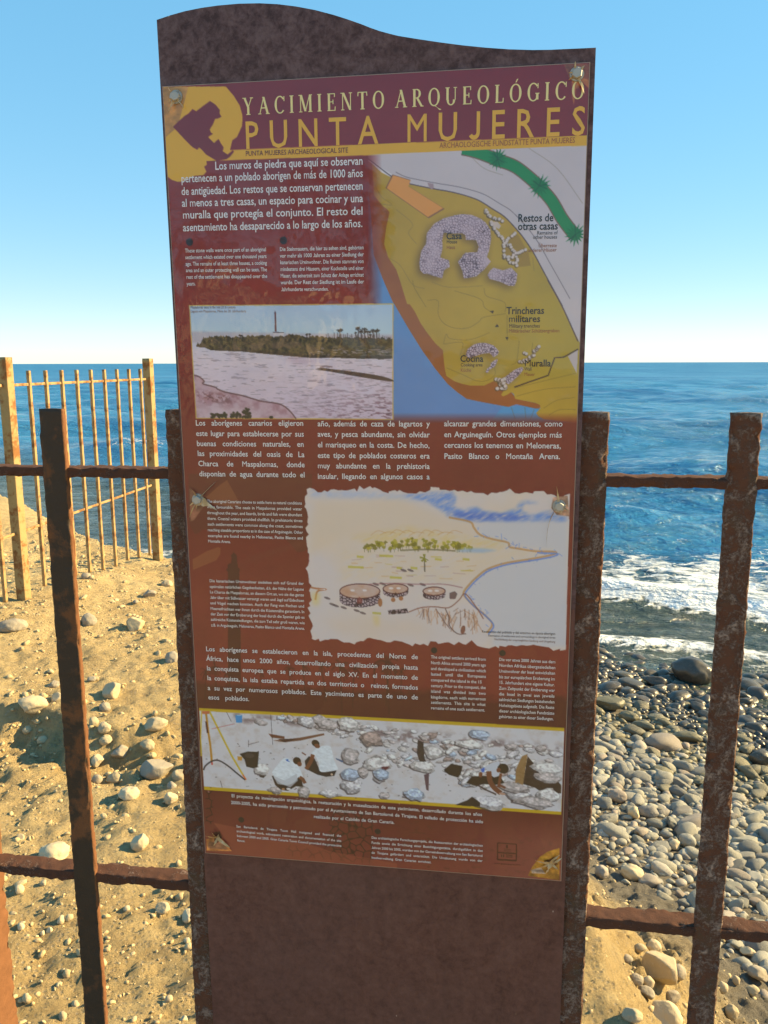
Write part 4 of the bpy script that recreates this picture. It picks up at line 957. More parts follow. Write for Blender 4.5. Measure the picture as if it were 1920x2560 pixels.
para(F7_, ["The aboriginal Canarians choose to settle here as natural conditions", "were favourable. The oasis in Maspalomas provided water", "throughout the year, and lizards, birds and fish were abundant", "there. Coastal waters provided shellfish. In prehistoric times", "such settlements were common along the coast, sometimes", "reaching sizeable proportions as in the case of Arguineguín. Other", "examples are found nearby in Meloneras, Pasito Blanco and", "Montaña Arena."],
     [304, 302, 305, 308, 310, 312, 315, 317], [292, 365, 440, 514, 588, 663, 737, 808], [1533, 1534, 1536, 1540, 1543, 1545, 1547, 610], [318, 394, 470, 545, 621, 696, 770, 817], 7.6)
para(F7_, ["Die kanarischen Ureinwohner siedelten sich auf Grund der", "optimalen natürlichen Gegebenheiten, d.h. der Nähe der Lagune", "La Charca de Maspalomas, an diesem Ort an, wo sie das ganze", "Jahr über mit Süßwasser versorgt waren und Jagd auf Eidechsen", "und Vögel machen konnten. Auch der Fang von Fischen und", "Meeresfrüchten war ihnen durch die Küstennähe garantiert. In", "der Zeit vor der Eroberung der Insel durch die Spanier gab es", "zahlreiche Küstensiedlungen, die zum Teil sehr groß waren, wie", "z.B. in Arguineguín, Meloneras, Pasito Blanco und Montaña Arena."],
     [335, 337, 340, 343, 345, 347, 350, 352, 357], [1322, 1396, 1466, 1537, 1609, 1681, 1751, 1822, 1895], [1556, 1557, 1559, 1561, 1563, 1565, 1567, 1569, 1570], [1358, 1433, 1507, 1579, 1653, 1724, 1796, 1868, 1940], 7.6)
para(FI_, ["Los aborígenes se establecieron en la isla, procedentes del Norte de", "África, hace unos 2000 años, desarrollando una civilización propia hasta", "la conquista europea que se produce en el siglo XV. En el momento de", "la conquista, la isla estaba repartida en dos territorios o  reinos, formados", "a su vez por numerosos poblados. Este yacimiento es parte de uno de", "esos poblados."],
     [62, 64, 66, 68, 70, 72], [82, 123, 165, 207, 250, 290], [978]*5+[250], [117, 163, 206, 249, 291, 298], 12.9, bold=.010)
para(FI_, ["The original settlers arrived from", "North Africa around 2000 years ago", "and developed a civilisation which", "lasted until the Europeans", "conquered the island in the 15", "century. Prior to the conquest, the", "island was divided into two", "kingdoms, each with numerous", "settlements. This site is what", "remains of one such settlement."], 1033, [113, 138, 163, 187, 212, 237, 261, 286, 309, 333], [1271, 1271, 1271, 1271, 1253, 1270, 1270, 1270, 1269, 1267], [124, 149, 174, 198, 222, 246, 271, 295, 319, 343], 8.2)
para(FI_, ["Die vor etwa 2000 Jahren aus dem", "Norden Afrikas übergesiedelten", "Ureinwohner der Insel entwickelten", "bis zur europäischen Eroberung im", "15. Jahrhundert eine eigene Kultur.", "Zum Zeitpunkt der Eroberung war", "die Insel in zwei aus jeweils", "zahlreichen Siedlungen bestehenden", "Hoheitsgebiete aufgeteilt. Die Reste", "dieser archäologischen Fundstätte", "gehörten zu einer dieser Siedlungen."], 1327, [124, 149, 174, 199, 223, 248, 273, 297, 322, 346, 370], [1571, 1571, 1570, 1569, 1568, 1568, 1567, 1567, 1566, 1566, 1563], [135, 160, 184, 209, 234, 258, 283, 308, 332, 357, 381], 8.2)
for t, a, b in (("El proyecto de investigación arqueológica, la restauración y la musealización de este yacimiento, desarrollado durante los años", (579.5, 1992.3), (1206, 2039.7)), ("2000-2005, ha sido promovido y patrocinado por el Ayuntamiento de San Bartolomé de Tirajana. El vallado de protección ha sido", (578.3, 2009.3), (1208.6, 2057.8)), ("realizado por el Cabildo de Gran Canaria.", (785, 2044.4), (987, 2059.3))):
    q = FP_([a, b]); text(words_, t, q[0], q[1], 9.4, WHITE, .010)
para(FJ_, ["San Bartolemé de Tirajana Town Hall instigated and financed the", "archaeological work, subsequent restoration and documentation of the site", "between 2000 and 2005. Gran Canaria Town Council provided the protective", "fence."], [370, 372, 375, 378], [358, 397, 436, 474], [1240, 1241, 1242, 445], [438, 479, 520, 481], 6.9)
para(FK_, ["Das archäologische Forschungsprojekt, die Restauration der archäologischen", "Funde sowie die Errichtung einer Besichtigungsstätte, durchgeführt in den", "Jahren 2000 bis 2005, wurden von der Gemeindeverwaltung von San Bartolomé", "de Tirajana gefördert und unterstützt. Die Umzäunung wurde von der", "Inselverwaltung Gran Canarias errichtet."], 90, [418, 457, 495, 533, 571], [945, 945, 944, 942, 550], [480, 520, 558, 597, 608], 7.0)
for fr, items in ((FC_, [("Restos de", 1112, 636, 1377, 631, 16.5, DARK), ("otras casas", 1112, 697, 1410, 692, 16.5, DARK), ("Remains of", 1252, 731, 1405, 729, 8, DARK), ("other houses", 1222, 763, 1402, 760, 8, DARK), ("Überreste", 1263, 825, 1400, 823, 8, BROWN), ("anderer Häuser", 1187, 860, 1398, 855, 8, BROWN), ("Casa", 582, 766, 698, 763, 15, DARK), ("House", 583, 797, 663, 796, 8, DARK), ("Haus", 583, 838, 647, 837, 8, BROWN)]),
                  (FD_, [("Trincheras", 1028, 253, 1308, 250, 16, DARK), ("militares", 1043, 312, 1279, 311, 15.5, DARK), ("Military trenches", 1045, 353, 1275, 352, 8, (60, 30, 24)), ("Militärischer Schützengraben", 1043, 390, 1420, 387, 8, BROWN), ("Cocina", 685, 606, 857, 606, 15.5, DARK), ("Cooking area", 687, 640, 850, 640, 7.6, (60, 30, 24)), ("Küche", 687, 680, 766, 680, 8, BROWN), ("Muralla", 1160, 640, 1357, 640, 15.5, DARK), ("Wall", 1158, 671, 1213, 671, 8, (60, 30, 24)), ("Mauer", 1157, 710, 1237, 711, 8, BROWN)]),
                  (FE_, [("Maspalomas oasis in the mid 20 th century", 110, 93, 443, 92, 6, (96, 84, 96)), ("Laguna von Maspalomas, Mitte des 20. Jahrhunderts", 112, 122, 522, 121, 6, (136, 110, 110))]),
                  (FF_, [("Recreación del poblado y del entorno en época aborigen", 1072, 879, 1495, 892, 6.4, (40, 36, 44)), ("Recreation of settlement and surroundings in aboriginal times", 1108, 901, 1495, 913, 5.4, (84, 76, 84)), ("Nachbildung der ursprünglichen Siedlung und Umgebung", 1143, 922, 1494, 937, 5.4, (130, 100, 96))]),
                  (FK_, [("www.grancanaria.com", 1030, 612, 1235, 626, 4.6, (84, 40, 34))]),
                  (FA_, [("PUNTA MUJERES ARCHAEOLOGICAL SITE", 348, 578, 728, 565, 10.8, (96, 34, 30)), ("ARCHÄOLOGISCHE FUNDSTÄTTE PUNTA MUJERES", 1066, 549, 1568, 529, 11.6, (158, 88, 30))])):
    for (t, x0, y0, x1, y1, cap, c) in items:
        q = fr([(x0, y0), (x1, y1)]); text(words_, t, q[0], q[1], cap, c, .018 if cap > 12 else .006)
words_.build("lettering", OUT+.0005, panel)

# title: wide sans line and a serif line drawn stroke by stroke
title = Ink()
q = FA_([(350, 551), (1602, 500)])
def spaced(ink, txt, p0, p1, cap_px, c, xs, wordgap):
    d = np.asarray(p1)-p0; L = np.linalg.norm(d); ex = d/L; ey = np.array([ex[1], -ex[0]]); s = cap_px*.66/CAP
    gs = [glyph(ch, .008 if ch != 'M' else 0.0) for ch in txt]; ext = [(g[0][:, 0].min(), g[0][:, 0].max()) if len(g[0]) else (0, 0) for g in gs]
    tot = sum((b-a)*s*xs for a, b in ext); n = len(txt)-1; gap = (L-tot-wordgap*s)/n
    x = 0
    for (v, f, w), (a, b), ch in zip(gs, ext, txt):
        if ch == ' ': x += wordgap*s + gap; continue
        ink.add(p0 + (x+(v[:, :1]-a)*s*xs)*ex + v[:, 1:2]*s*ey, f, c); x += (b-a)*s*xs + gap
spaced(title, "PUNTA MUJERES", q[0], q[1], 59, (226, 168, 34), .80, .15)
SER = {}
TK, TN, SF = .165, .065, .05
def st(x0, y0, x1, y1, w, horiz=True):      # slanted stroke whose ends are cut level
    return [(x0-w/2, y0), (x0+w/2, y0), (x1+w/2, y1), (x1-w/2, y1)]
def sf(x, y, w=.30): return [(x-w/2, y), (x+w/2, y), (x+w/2, y+SF), (x-w/2, y+SF)]
def hb(x0, x1, y, t=.05): return [(x0, y), (x1, y), (x1, y+t), (x0, y+t)]
def ring(cx, cy, rx, ry, a0, a1, tk=TK, tn=TN, n=26):
    t = np.radians(np.linspace(a0, a1, n)); w = tn+(tk-tn)*np.abs(np.cos(t))**1.3
    o = np.stack([cx+rx*np.cos(t), cy+ry*np.sin(t)], 1); i = np.stack([cx+(rx-w)*np.cos(t), cy+(ry-np.minimum(w, tn*1.2+.0*w))*np.sin(t)], 1)
    return ('ring', o, i)
SER['I'] = (.36, [st(.18, 0, .18, 1, TK), sf(.18, 0), sf(.18, 1-SF)])
SER['Y'] = (.80, [st(.40, 0, .40, .47, TK), st(.40, .45, .14, 1, TK), st(.42, .45, .67, 1, TN), sf(.40, 0, .32), sf(.13, 1-SF, .28), sf(.67, 1-SF, .24)])
SER['A'] = (.84, [st(.10, 0, .42, 1, TN), st(.70, 0, .40, 1, TK), hb(.2, .6, .33, TN), sf(.10, 0, .24), sf(.70, 0, .30)])
SER['C'] = (.76, [ring(.43, .5, .40, .515, 42, 318), st(.735, .70, .735, .98, TN), ])
SER['G'] = (.84, [ring(.43, .5, .40, .515, 42, 316), st(.735, .70, .735, .98, TN), st(.70, .08, .70, .40, TK), sf(.70, .40, .28)])
SER['O'] = (.86, [ring(.43, .5, .405, .515, 0, 360, n=44)])
SER['Ó'] = (.86, SER['O'][1] + [[(.40, 1.08), (.47, 1.08), (.60, 1.27), (.50, 1.27)]])
SER['Q'] = (.86, SER['O'][1] + [[(.36, .03), (.50, .03), (.80, -.24), (.92, -.24), (.92, -.20), (.72, -.12)]])
SER['M'] = (.98, [st(.13, 0, .13, 1, TN), st(.84, 0, .84, 1, TK), st(.48, .05, .17, 1, TK*.95), st(.48, .05, .80, 1, TN), sf(.13, 0, .24), sf(.84, 0, .30), sf(.09, 1-SF, .20), sf(.87, 1-SF, .22)])
SER['N'] = (.84, [st(.13, 0, .13, 1, TN), st(.70, 0, .70, 1, TN), st(.68, 0, .17, 1, TK), sf(.13, 0, .24), sf(.08, 1-SF, .20), sf(.70, 1-SF, .24)])
SER['E'] = (.68, [st(.17, 0, .17, 1, TK), hb(.05, .60, 0, SF), hb(.05, .58, 1-SF, SF), hb(.2, .46, .49, SF), st(.46, .38, .46, .64, TN), st(.60, 0, .62, .24, TN), st(.575, .78, .575, 1, TN)])
SER['T'] = (.74, [st(.37, 0, .37, 1, TK), sf(.37, 0, .32), hb(.05, .69, 1-SF, SF), st(.045, .76, .065, 1, TN), st(.695, .76, .675, 1, TN)])
SER['R'] = (.78, [st(.17, 0, .17, 1, TK), sf(.17, 0), hb(.05, .36, 1-SF, SF), hb(.2, .36, .47, SF), ring(.34, .735, .29, .265, -90, 90), st(.70, 0, .37, .49, TK), hb(.62, .82, 0, SF)])
SER['U'] = (.84, [st(.16, .3, .16, 1, TK), st(.70, .3, .70, 1, TN), sf(.16, 1-SF), sf(.70, 1-SF, .24), ring(.40, .31, .302, .325, 180, 360)])
SER['L'] = (.66, [st(.17, 0, .17, 1, TK), sf(.17, 1-SF), hb(.05, .58, 0, SF), st(.58, 0, .60, .26, TN)])
def serif_line(ink, txt, p0, p1, cap_px, c, xs):
    d = np.asarray(p1)-p0; L = np.linalg.norm(d); ex = d/L; ey = np.array([ex[1], -ex[0]]); s = cap_px*.66
    tot = sum(SER[ch][0] for ch in txt if ch != ' ')*s*xs; gap = (L-tot-.36*s)/(len(txt)-2); x = 0
    for ch in txt:
        if ch == ' ': x += .36*s; continue
        w, parts = SER[ch]
        for k, pl in enumerate(parts):
            lift = 1e-5*(k+1)*2
            if isinstance(pl, tuple):
                _, o_, i_ = pl; n = len(o_); v = np.vstack([o_, i_]); f = [(a, a+1, n+a+1, n+a) for a in range(n-1)]
            else: v = np.array(pl); f = [tuple(range(len(pl)))]
            mm = p0 + (x+v[:, :1]*s*xs)*ex + v[:, 1:2]*s*ey
            ink.add(np.hstack([mm, np.full((len(mm), 1), lift)]), f, c)
        x += w*s*xs + gap
tt = Ink(); q = FA_([(338, 427), (1600, 366)])
serif_line(tt, "YACIMIENTO ARQUEOLÓGICO", q[0], q[1], 37.5, (232, 212, 140), .86)
title.V = [np.hstack([v, np.zeros((len(v), 1))]) for v in title.V]
for v, c in zip(tt.V, range(len(tt.V))): pass
title.F += [tuple(i+title.n for i in q_) for q_ in tt.F]; title.V += tt.V; title.C += tt.C; title.n += tt.n
title.build("title_lettering", OUT+.0005, panel)
bpy.data.objects.remove(_ob)

# ---- bolts and torn laminate
m = Mat('zinc_bolt', .5, .5); m.set('Base Color', (.42, .40, .36)); m.set('Metallic', .35); m.set('Normal', m.bump(m.noise(m.coord('Object'), 300, 3), .0006, .5)); M_BOLT = m.m
m = Mat('dry_laminate', .55, .4); co = m.coord('Object'); m.set('Base Color', m.ramp(m.noise(co, 60, 4), [(.3, (.30, .17, .07)), (.5, (.52, .35, .17)), (.7, (.66, .54, .38))])); M_TORN = m.m
def bolt_mesh():
    bm = bmesh.new()
    def prism(n, r, y0, y1, r2=None, a0=0):
        lo = [bm.verts.new((r*math.cos(a0+2*math.pi*i/n), -y0, r*math.sin(a0+2*math.pi*i/n))) for i in range(n)]
        r2 = r2 or r; hi = [bm.verts.new((r2*math.cos(a0+2*math.pi*i/n), -y1, r2*math.sin(a0+2*math.pi*i/n))) for i in range(n)]
        for i in range(n): bm.faces.new((lo[i], lo[(i+1) % n], hi[(i+1) % n], hi[i]))
        return hi
    w_ = prism(24, .0105, 0, .0016, .0100); bm.faces.new(w_)
    h1 = prism(6, .0078, .0016, .0066, None, .4)
    h2 = [bm.verts.new((v.co.x*.86, -.0078, v.co.z*.86)) for v in h1]
    for i in range(6): bm.faces.new((h1[i], h1[(i+1) % 6], h2[(i+1) % 6], h2[i]))
    bm.faces.new(h2)
    bmesh.ops.recalc_face_normals(bm, faces=bm.faces)
    me = bpy.data.meshes.new("bolt"); bm.to_mesh(me); bm.free(); me.materials.append(M_BOLT); return me
bme = bolt_mesh()
for (px, py) in ((440.8, 243), (1442, 186), (495, 1249), (1397.5, 1265)):
    u_, v_ = pm(px, py); p = sign_pt(PX0+u_/1000, PZ1-v_/1000, OUT+.0007)
    o = bpy.data.objects.new("bolt", bme); COL.objects.link(o); o.parent = sign; o.location = Vector(p)-sign.location
tv, tf = [], []
rs = np.random.default_rng(77)
def shard(px, py, ang, L, w, lift, bend=0):
    base = pm(px, py); n = 6
    d = np.array([math.cos(ang), math.sin(ang)]); nn = np.array([-d[1], d[0]]); k0 = len(tv)
    for i in range(n+1):
        t = i/n; c = base + d*L*t + nn*bend*L*t*t; ww = w*(1-t)**.7*(1+.25*rs.normal())
        for s_ in (-1, 1):
            q_ = c + nn*s_*ww/2; tv.append(sign_pt(PX0+q_[0]/1000, PZ1-q_[1]/1000, OUT+.0008+lift*math.sin(t*2.2)+s_*.0006))
    for i in range(n): tf.append((k0+2*i, k0+2*i+1, k0+2*i+3, k0+2*i+2))
for (px, py, spec) in ((440, 243, [(2.6, 14, 5), (.9, 22, 5), (3.9, 16, 4), (5.2, 12, 4), (1.9, 26, 5), (0.2, 12, 4)]), (1442, 186, [(1.2, 30, 5), (2.4, 14, 5), (5.6, 14, 6), (4.2, 16, 5), (3.3, 12, 4)]),
                       (495, 1249, [(.25, 38, 12), (4.6, 22, 5), (2.6, 18, 5), (2.1, 34, 3), (5.55, 48, 2.2), (1.6, 16, 4)]), (1397, 1265, [(4.6, 34, 4), (.15, 18, 3), (2.35, 60, 1.8), (5.9, 12, 4), (1.1, 14, 4)]),
                       (543, 2093, [(.55, 30, 9), (4.3, 16, 5), (3.6, 20, 4), (1.6, 14, 5), (5.2, 12, 4)]), (1377, 2157, [(3.4, 28, 7), (4.9, 22, 6), (5.6, 24, 6), (1.9, 22, 7), (.6, 16, 6), (2.6, 30, 6)])):
    tv, tf = [], []
    for a, L, w in spec: shard(px, py, a, L, w, rs.uniform(.002, .007), rs.normal()*.25)
    on_sign("torn_laminate", mesh_from("torn_laminate", tv, tf), M_TORN, panel)


# ------------------------------------------------------------------ stones
_ico = {}
def ico(sub):
    if sub not in _ico:
        bm = bmesh.new(); bmesh.ops.create_icosphere(bm, subdivisions=sub, radius=1)
        bm.verts.ensure_lookup_table()
        _ico[sub] = (np.array([v.co[:] for v in bm.verts]), np.array([[v.index for v in f.verts] for f in bm.faces])); bm.free()
    return _ico[sub]
def stone_shape(seed, sub=4, facets=0, lump=.12, box=0.0):
    v, f = ico(sub); v = v.copy(); r = np.random.default_rng(seed)
    if box: v = np.sign(v)*np.abs(v)**(1-box); v /= np.abs(v).max()
    for _ in range(facets):
        n = r.normal(size=3); n /= np.linalg.norm(n); h = r.uniform(.45, .82)
        dd = v@n; ex = np.maximum(dd-h, 0); v -= n[None]*(ex*.93)[:, None]
    o = r.uniform(0, 50, 3)
    n1 = np.array([mnoise.noise(Vector(p*1.3+o)) for p in v]); n2 = np.array([mnoise.noise(Vector(p*3.7+o)) for p in v]) if sub > 2 else 0
    v *= (1 + lump*n1 + lump*.5*n2)[:, None]
    return v, f

def stone_material(name, cols, sc, rough=.85, spec=.25, b=.007, wet=False):
    m = Mat(name, rough, spec)
    co = m.coord('Object'); inf = m.n.new('ShaderNodeObjectInfo')
    if sc == 'attr':
        rnd = m.attr('tone', 'Fac'); sc = 22
    else:
        rnd = inf.outputs['Random']
    base = m.ramp(rnd, [(i/(len(cols)-1), c) for i, c in enumerate(cols)])
    n = m.noise(co, sc, 6, .7, .4); n2 = m.noise(co, sc*6, 4, .7)
    base = m.mix(m.math('MULTIPLY', n, .55), base, m.mix(.5, base, (.16, .14, .12)))
    base = m.mix(m.ramp(n2, [(.55, 0.0), (.75, .35)]), base, (.6, .55, .46))
    m.set('Base Color', base)
    m.set('Normal', m.bump(m.math('ADD', n, m.math('MULTIPLY', n2, .4)), b, .8))
    return m.m
M_STONE = stone_material('dusty_stone', [(.42, .33, .20), (.46, .37, .24), (.50, .40, .24), (.38, .31, .20)], 9)
M_PALE = stone_material('pale_stone', [(.54, .43, .27), (.60, .49, .32), (.56, .45, .28)], 9)
M_GREY = stone_material('grey_stone', [(.30, .26, .20), (.35, .30, .23), (.32, .27, .20)], 9)
M_COB = stone_material('beach_cobble', [(.19, .195, .18), (.31, .30, .25), (.24, .23, .20), (.38, .36, .29), (.16, .165, .16), (.31, .25, .20), (.46, .44, .38), (.13, .135, .13), (.34, .32, .25)], 14, .7, .35)
M_COBS = stone_material('beach_cobbles', [(.19, .195, .18), (.31, .30, .25), (.24, .23, .20), (.38, .36, .29), (.16, .165, .16), (.31, .25, .20), (.46, .44, .38), (.13, .135, .13), (.34, .32, .25)], 'attr', .7, .35)
M_WET = stone_material('wet_cobble', [(.035, .035, .03), (.06, .055, .04), (.05, .04, .03), (.075, .07, .05)], 14, .34, .45, .002)
M_MOSS = stone_material('algae_cobble', [(.12, .115, .07), (.17, .15, .08), (.10, .095, .065), (.20, .18, .11)], 14, .5, .4)
MATS = dict(s=M_STONE, p=M_PALE, g=M_GREY, c=M_COB, w=M_WET, m=M_MOSS)

def add_stone(px, py, wpx, hpx, mk, facets, label, cat="stone", sink=.62, rot=None, name="stone", group=None, seed=None, tilt=0):
    p = on_ground(px, py + hpx*.28); dep = float((p-EYE)@FW)
    s = wpx*dep/FPX/2; sv = hpx*dep/FPX/2
    look = math.atan2(p[2]-EYE[2], np.hypot(*(p[:2]-EYE[:2])))
    seed = seed if seed is not None else int(px*7+py*13) % 9973
    r = np.random.default_rng(seed)
    v, f = stone_shape(seed, 4 if wpx > 30 else 3, facets, .16 if facets < 4 else .10)
    dz = min(sv*1.05, s*1.1); dy = max(min(s*.95, sv*1.25), sv*.7)
    v = v*np.array([s, dy, dz])
    v = v - np.array([0, 0, v[:, 2].min()]) - np.array([0, 0, dz*2*sink*.55])
    me = mesh_from(name, v, f, True)
    o = link(name, me, MATS[mk], None, (p[0], p[1], gz(p[0], p[1])))
    o.rotation_euler = (0, R(tilt), math.atan2(p[1]-EYE[1], p[0]-EYE[0]) - math.pi/2 + (rot if rot is not None else r.uniform(-.25, .25)))
    tag(o, label, cat, group)
    return o
Z1 = lambda x, y, w, h: (x*.3165, 860+y*.3165, w*.3165, h*.3165)
Z2 = lambda x, y, w, h: (x*.3376, 1500+y*.3376, w*.3376, h*.3376)
Z3 = lambda x, y, w, h: (x*.3376, 2060+y*.3376, w*.3376, h*.3376)
Z5 = lambda x, y, w, h: (1400+x*.3134, 1560+y*.3134, w*.3134, h*.3134)
Z6 = lambda x, y, w, h: (1400+x*.3134, 2060+y*.3134, w*.3134, h*.3134)
GS = "stones lying on the sandy ground"
STONES = [
 (Z2, 660, 150, 110, 110, 'g', 0, "rounded grey stone just right of the rusty picket, high on the ground"),
 (Z2, 90, 190, 215, 110, 'g', 1, "broad flat grey stone at the left edge below the sunlit fence"),
 (Z2, 1000, 170, 165, 130, 's', 6, "ochre angular stone in the slope between picket and sign"),
 (Z2, 1275, 420, 110, 130, 'g', 2, "upright greyish stone set in the slope beside the sign post"),
 (Z2, 680, 590, 65, 42, 'g', 3, "small dark stone touching the right side of the rusty picket"),
 (Z2, 400, 625, 90, 55, 'g', 2, "low grey stone left of the rusty picket above the ledge"),
 (Z2, 240, 790, 225, 145, 'p', 3, "big pale stone jutting over the eroded ledge"),
 (Z2, 420, 720, 85, 75, 's', 3, "stubby ochre stone between the ledge boulder and the picket"),
 (Z2, 835, 670, 150, 130, 's', 6, "jagged grey brown rock half buried right of the picket"),
 (Z2, 780, 790, 95, 75, 'g', 4, "blocky dark grey stone under the jagged brown rock"),
 (Z2, 695, 900, 75, 95, 's', 2, "tall ochre pebble against the picket above the elongated pale rock"),
 (Z2, 1150, 920, 180, 90, 's', 1, "smooth oblong ochre stone beside the sign's left post"),
 (Z2, 890, 1140, 135, 95, 'g', 5, "angular grey stone left of the large shadowed boulder"),
 (Z2, 1095, 1085, 110, 85, 's', 3, "pointed stone with a dark shaded face above the large boulder"),
 (Z2, 1160, 1240, 245, 155, 'g', 4, "large angular grey boulder with a shaded left face beside the sign post"),
 (Z2, 730, 1190, 95, 165, 'p', 4, "elongated pale rock leaning by the right side of the picket"),
 (Z2, 722, 1330, 75, 95, 'g', 1, "dark green grey stone touching the picket below the elongated rock"),
 (Z2, 860, 1325, 125, 85, 's', 1, "rounded stone with a dark shadow hole on its left"),
 (Z2, 955, 1430, 150, 110, 'p', 2, "pale egg shaped stone casting a black shadow to its lower left"),
 (Z2, 1265, 1460, 95, 95, 'p', 2, "pale round stone next to the sign post, above the lower rail"),
 (Z2, 400, 1870, 225, 155, 'p', 0, "big round pale stone just above the lower rail"),
 (Z2, 1030, 1770, 130, 175, 'p', 3, "upright oblong pale stone above the lower rail, between picket and sign"),
 (Z2, 150, 1760, 62, 60, 's', 1, "small round stone left above the big round pale stone"),
 (Z2, 775, 950, 95, 85, 's', 2, "knobbly ochre stone on the crumbly step right of the picket"),
 (Z2, 785, 1035, 95, 75, 's', 1, "round ochre stone at the foot of the crumbly step"),
 (Z2, 320, 1040, 85, 65, 's', 2, "small stone fallen under the eroded ledge"),
 (Z2, 205, 975, 70, 50, 's', 2, "little ochre stone stuck in the ledge's shaded face"),
 (Z2, 1275, 1370, 75, 75, 'g', 3, "grey stone in the shade below the large angular boulder"),
 (Z2, 1330, 1265, 110, 150, 's', 5, "ochre slab partly hidden by the sign's left post"),
 (Z3, 1205, 610, 105, 90, 's', 3, "stone with a dark left side below the lower rail beside the sign"),
 (Z3, 450, 690, 65, 110, 'p', 5, "thin upright pale chip left of the picket below the rail"),
 (Z3, 512, 702, 62, 60, 's', 3, "stubby stone right behind the thin upright chip"),
 (Z3, 140, 470, 80, 75, 'p', 2, "pale rounded stone directly under the left end of the lower rail"),
 (Z3, 325, 435, 52, 42, 's', 1, "brown pebble tucked under the lower rail"),
 (Z3, 1390, 650, 85, 170, 'p', 5, "tall pale flake of rock close to the sign's left post"),
 (Z3, 207, 1080, 42, 45, 'p', 4, "small bright white chip low on the left"),
 (Z3, 1390, 860, 62, 50, 'p', 4, "white chip beside the sign's left post, near the bottom"),
 (Z3, 368, 797, 52, 45, 'p', 3, "pale chip between the rail and the white chip, left of the picket"),
 (Z3, 318, 815, 42, 40, 'p', 3, "tiny pale chip touching another pale chip left of the picket"),
 (Z3, 155, 745, 52, 100, 'p', 4, "tall pale chip beside the sunlit rusty picket face at the left edge"),
 (Z3, 200, 1265, 65, 110, 's', 3, "ochre stone partly behind the sunlit rusty picket at the bottom left"),
 (Z3, 465, 1430, 62, 90, 's', 1, "rounded brown stone at the very bottom, left of the picket"),
 (Z3, 940, 620, 52, 42, 'p', 2, "pale pebble with shadow right of the picket under the rail"),
 (Z3, 1250, 1290, 60, 48, 's', 2, "low pebble among gravel near the bottom, left of the sign"),
 (Z3, 1360, 1450, 62, 62, 'p', 3, "pale stone in the bottom corner against the sign post"),
 (Z1, 1320, 1890, 95, 62, 's', 1, "oval stone at the bluff edge left of the sign"),
 (Z1, 1185, 1975, 100, 65, 'g', 3, "grey stone on the upper slope below the last post of the sunlit fence"),
 (Z1, 1070, 2032, 42, 34, 'g', 0, "dark pebble on the upper slope between picket and sign"),
 (Z1, 680, 1830, 75, 50, 'g', 1, "dark low stone just under the sunlit fence, right of the picket"),
]
for (fr, x, y, w, h, mk, fc, lab) in STONES:
    add_stone(*fr(x, y, w, h), mk, fc, lab, group=GS)
GR = "rocks fallen at the foot of the bluff"
